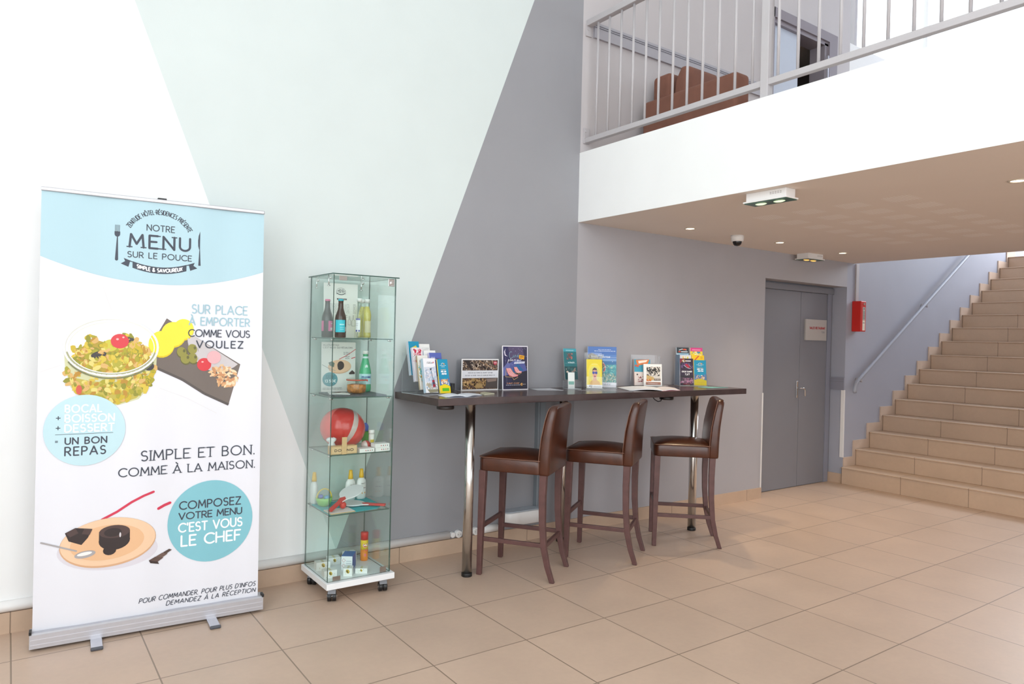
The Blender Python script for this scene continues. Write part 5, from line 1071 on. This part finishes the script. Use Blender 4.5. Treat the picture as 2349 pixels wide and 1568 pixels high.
# practical guide
gh = L_shape('guide_holder', 'large clear holder with the blue coast guide', (3.492, -.088, Z0), -36, .224, .082, .30, front=.04)
SEA = ['#3f9aa4', '#5cb0b4', '#4a8a98', '#7cc0bc', '#86a89c', '#a8c4b4']
sheet_thing('travel_guide', 'blue coast guide with a rocky headland and clear sea on its cover', 'guide', inside(gh, .006, .0125, .020, 5), .212, .300, 5, -36, [('r', 0, .62, 1, 1, '#5a86c4'), ('r', 0, .80, 1, 1, '#4a74b8'), ('r', 0, .62, 1, .70, '#7ea4cf'), ('r', 0, .56, 1, .645, '#3c74a4'), ('r', 0, .12, 1, .56, '#4a9aa0'), ('n', 0, .12, 1, .56, SEA, 260, .010), ('n', .2, .12, 1, .36, ['#a9b8a4', '#c9d4c4', '#6a8a84', '#8fae9e'], 240, .006),
            ('p', [(0, .80), (.14, .84), (.3, .79), (.46, .70), (.58, .58), (.62, .52), (.5, .46), (.3, .44), (0, .42)], '#7c7460'), ('n', 0, .45, .5, .80, ['#6a624e', '#8f866e', '#9a927c', '#5c5644'], 120, .010), ('s', [(.54, .60), (.62, .50), (.60, .42), (.48, .34)], .028, '#d9c9c4'), ('s', [(.60, .47), (.57, .40)], .026, '#c23a44'), ('s', [(.55, .58), (.60, .53)], .02, '#c44a50'), ('s', [(.52, .37), (.47, .335)], .026, '#c8303c'),
            ('l', .36, .92, .80, .935, 1, .010, '#e4ecf6'), ('l', .22, .885, .96, .90, 1, .012, '#e4ecf6'), ('t', 'GUIDE', .36, .56, .775, .03, .005, '#eef2f6'), ('t', 'PRATIQUE', .50, .78, .73, .03, .008, '#f4f6f8'), ('s', [(.13, .757), (.36, .757)], .004, '#e9eef4'), ('s', [(.78, .74), (1, .738)], .004, '#e9eef4'), ('s', [(.02, .73), (.02, .79), (.12, .79), (.12, .73), (.02, .73)], .005, '#d9d9d0'), ('e', .86, .635, .008, .012, '#f4f4f4'),
            ('r', .45, 0, 1, .12, '#e9e8ec'), ('r', 0, 0, .45, .12, '#dfe2e4'), ('l', .48, .05, .80, .10, 2, .014, '#9aa0ae')], .020, paper='#dfe4ec', edge=('#a9bcd8', '#dfe6f0', '#8aa8d0'))
# open magazine
mg = MB()
def quad_bulge(p00, p10, p11, p01, hgt, col, z0=0.0):
    """leaf block from spine (p00-p01) to fore edge (p10-p11), swelling near the spine"""
    n = 10; top = []; bot = []
    for i in range(n + 1):
        t_ = i / n; a_ = [p00[k] + (p10[k] - p00[k]) * t_ for k in (0, 1)]; b_ = [p01[k] + (p11[k] - p01[k]) * t_ for k in (0, 1)]
        hh = z0 + .002 + hgt * math.sin(PI * min(1, t_ * 1.05)) ** .8 * (1 - .45 * t_) if 0 < t_ < .96 else z0 + .002
        top.append(((a_[0], a_[1], hh), (b_[0], b_[1], hh))); bot.append(((a_[0], a_[1], max(z0, hh - .004)), (b_[0], b_[1], max(z0, hh - .004))))
    for i in range(n):
        mg.add([top[i][0], top[i + 1][0], top[i + 1][1], top[i][1]], [(0, 1, 2, 3)], ink(col), True); mg.add([bot[i][0], bot[i + 1][0], bot[i + 1][1], bot[i][1]], [(3, 2, 1, 0)], ink('#c9a0a8'), True)
        mg.add([top[i][1], top[i + 1][1], bot[i + 1][1], bot[i][1]], [(3, 2, 1, 0)], ink('#eceff4')); mg.add([top[i][0], top[i + 1][0], bot[i + 1][0], bot[i][0]], [(0, 1, 2, 3)], ink('#eceff4'))
    mg.add([top[n][0], top[n][1], bot[n][1], bot[n][0]], [(0, 1, 2, 3)], ink('#eceff4'))
quad_bulge((4.04, -.27), (3.74, -.14), (3.60, -.42), (3.82, -.55 + .005), .013, '#e6ecf2')
quad_bulge((4.04, -.27), (4.17, -.33), (3.99, -.545), (3.82, -.545), .010, '#dcd8dc')
mg.prism([(3.80, -.546), (3.99, -.546), (4.14, -.36), (4.04, -.27)], 0, .0018, ink('#c8707a'))
tag(mg.build('magazine', loc=(0, 0, Z0 + .0002)), 'open white magazine lying face down on the table, its leaves bulging', 'magazine')
mg = MB()
quad_bulge((2.225, -.345), (2.085, -.362), (2.07, -.47), (2.20, -.508), .012, '#e4e8f0'); quad_bulge((2.225, -.345), (2.385, -.337), (2.352, -.43), (2.20, -.508), .009, '#dde2ea')
mg.prism([(2.08, -.474), (2.20, -.508), (2.35, -.432), (2.225, -.36)], 0, .0018, ink('#a9b4c8'))
tag(mg.build('magazine', loc=(0, 0, Z0 + .0002)), 'open pale blue magazine lying before the left leaflet holder', 'magazine')
# middle holder with the square leaflets
oh = L_shape('leaflet_holder', 'clear holder with the orange and the square white leaflets', (3.9556, -.1116, Z0), -28, .235, .105, .245, front=.03)
sheet_thing('leaflet', 'orange, blue and beige leaflet behind the square white one', 'leaflet', inside(oh, .02, .05, .02, 8), .13, .205, 8, -28, [('r', 0, .5, 1, 1, '#3a9ab4'), ('p', [(.1, .98), (.95, 1), (.85, .84), (.2, .76)], '#dc7a3a'), ('p', [(.25, .94), (.85, .985), (.75, .90), (.28, .84)], '#f2e4d4'), ('p', [(.05, .80), (.3, .76), (.25, .70), (.05, .74)], '#d05a3c'), ('r', 0, 0, 1, .52, '#e6d8d0'), ('n', .2, .12, .6, .36, ['#8a3a3a', '#b06a60'], 22, .007), ('e', .18, .42, .05, .03, '#3a2a2a')], .02, paper='#e9e2dc', edge=('#d98a6a', '#e8e2dc', '#c9dce4'))
sheet_thing('leaflet', 'square white leaflet with a dark photo and brown foot band', 'leaflet', inside(oh, .083, .0075, .016, 7), .145, .172, 7, -28, [('r', .14, .24, .92, .88, '#d8d0c4'), ('n', .14, .45, .92, .88, ['#2c2824', '#3a342e', '#e8e2d8', '#1f1c1a', '#cfc6ba', '#2a2622'], 120, .010), ('p', [(.14, .5), (.5, .42), (.62, .30), (.3, .26), (.14, .3)], '#c9a868'), ('n', .12, .2, .42, .34, ['#d97a1e', '#e8a23a', '#c4561e'], 26, .008), ('r', .56, .25, .92, .34, '#6a5c50'), ('l', .6, .27, .9, .32, 2, .014, '#d8cfc4'), ('r', .1, .06, .92, .18, '#a0664a'), ('l', .22, .09, .6, .14, 2, .010, '#d8b8a0')], .016, paper='#f2f0ec', edge=('#f2f0ec', '#e4e0da'))
# right holder
rh = L_shape('leaflet_holder', 'clear leaflet holder near the far right end of the table', (4.415, -.165, Z0), -25, .24, .115, .25, front=.08)
MB().box((.0035, .02, .004), (.0055, .104, .25), mat('blue_grey_pages', '#7d92a8', .5)).build('divider', rh)
def rf(lab, dx, dy, zb, w, h, art, thick=.008, paper='#ecebe8', edge=('#dfe6ee', '#b9cad8'), tilt=6):
    a = R(-25); x = 4.415 + dx * math.cos(a) - dy * math.sin(a); y = -.165 + dx * math.sin(a) + dy * math.cos(a)
    sheet_thing('leaflet', lab, 'leaflet', (x, y, Z0 + zb), w, h, tilt, -25, art, thick, 'leaflets in the right acrylic holder', paper, edge)
rf('black leaflet with red and white lettering at the back left of the right holder', .008, .075, .098, .105, .212, [('r', 0, .78, 1, 1, '#2c3a44'), ('s', [(.2, .90), (.45, .94), (.8, .9)], .022, '#e9eef2'), ('e', .66, .925, .16, .028, '#d9583a'), ('r', .14, .82, .34, .855, '#d9583a'), ('r', .36, .82, .9, .85, '#e9eef2'), ('r', 0, 0, 1, .78, '#8fb4cc'), ('n', 0, .3, 1, .76, ['#b9d8e8', '#6a9cbc', '#d9e8f0', '#a4c4d8'], 50, .010)], .012)
rf('pink and yellow leaflet at the back right of the right holder', .128, .075, .098, .105, .212, [('r', 0, .86, 1, 1, '#d9408a'), ('l', .15, .89, .85, .95, 2, .012, '#f4c8de'), ('r', 0, 0, 1, .86, '#e9d23a'), ('n', .05, .66, .95, .86, ['#f2efc8', '#c9c04a', '#e8e2a0', '#3a8aa8'], 34, .010), ('e', .7, .82, .13, .03, '#3a8ab4'), ('n', .1, .5, .9, .66, ['#e8c21e', '#d9863a'], 20, .010)], .010, '#e9e2cc', ('#d8e4d0', '#e9dcc0'))
rf('pale leaflet with a yellow splash, second row left of the right holder', .012, .045, .044, .108, .205, [('r', 0, .3, 1, 1, '#d9dce2'), ('n', .3, .80, .85, .95, ['#e2d84a', '#c9d03a', '#f0c83a'], 24, .009)], .014, '#eef0f2')
rf('yellow leaflet with a red diagonal band, second row right of the right holder', .130, .045, .044, .105, .205, [('r', 0, 0, 1, 1, '#f0c81a'), ('p', [(.12, .78), (.5, .985), (.62, .985), (.2, .76)], '#d2553a'), ('e', .78, .9, .1, .05, '#e0b41a')], .010, '#efe4c0', ('#f0dc90', '#e8d080'))
rf('dark racing leaflet with CIRCUIT OUVERT lettering at the front of the right holder', .0095, .008, .006, .114, .216, [('r', 0, 0, 1, 1, '#3a2c40'), ('p', [(0, 1), (.35, 1), (0, .8)], '#8a2c40'), ('n', 0, .6, 1, .85, ['#5a4a72', '#4a3a5c', '#6a5080', '#2c2438'], 44, .013), ('e', .28, .91, .13, .05, '#e8b04a'), ('e', .28, .91, .1, .038, '#2c2228'), ('s', [(.18, .92), (.3, .93), (.24, .88), (.36, .875)], .016, '#f4f2f2'), ('l', .42, .885, .82, .93, 2, .02, '#f0eef0'), ('p', [(.35, .78), (.55, .80), (.75, .68), (.6, .64)], '#b83048'), ('s', [(.3, .74), (.5, .66), (.78, .62)], .016, '#d9d4dc'), ('s', [(.66, .78), (.84, .66)], .012, '#c9c0cc'), ('t', 'CIRCUIT OUVERT', .12, .90, .485, .048, .014, '#f2f0f2', .2), ('t', '7J/7', .36, .70, .375, .065, .016, '#f2f0f2', .2), ('r', 0, .30, 1, .36, '#2c2430'), ('n', 0, .04, 1, .28, ['#b86a90', '#d08aa8', '#6a4a5c', '#8a5a78', '#c9a0b8'], 80, .011), ('l', .1, .18, .7, .25, 2, .02, '#3a2c38'), ('r', .2, .025, .72, .06, '#7a1e30'), ('l', .38, .005, .7, .02, 1, .01, '#e0c0a0')], .012, '#d8d4d8', ('#c9c4cc', '#e4e0e4'))
rf('turquoise beach leaflet with a yellow foot at the front right of the right holder', .129, .006, .0055, .105, .205, COVE, .006, '#f2ecc8', ('#f0e070', '#f6f0c0'))
flat_paper('leaflet', 'turquoise leaflet lying flat in front of the right holder', 'leaflet', [(4.44, -.33), (4.47, -.44), (4.69, -.425), (4.56, -.31)], .002, '#7cc0bc')
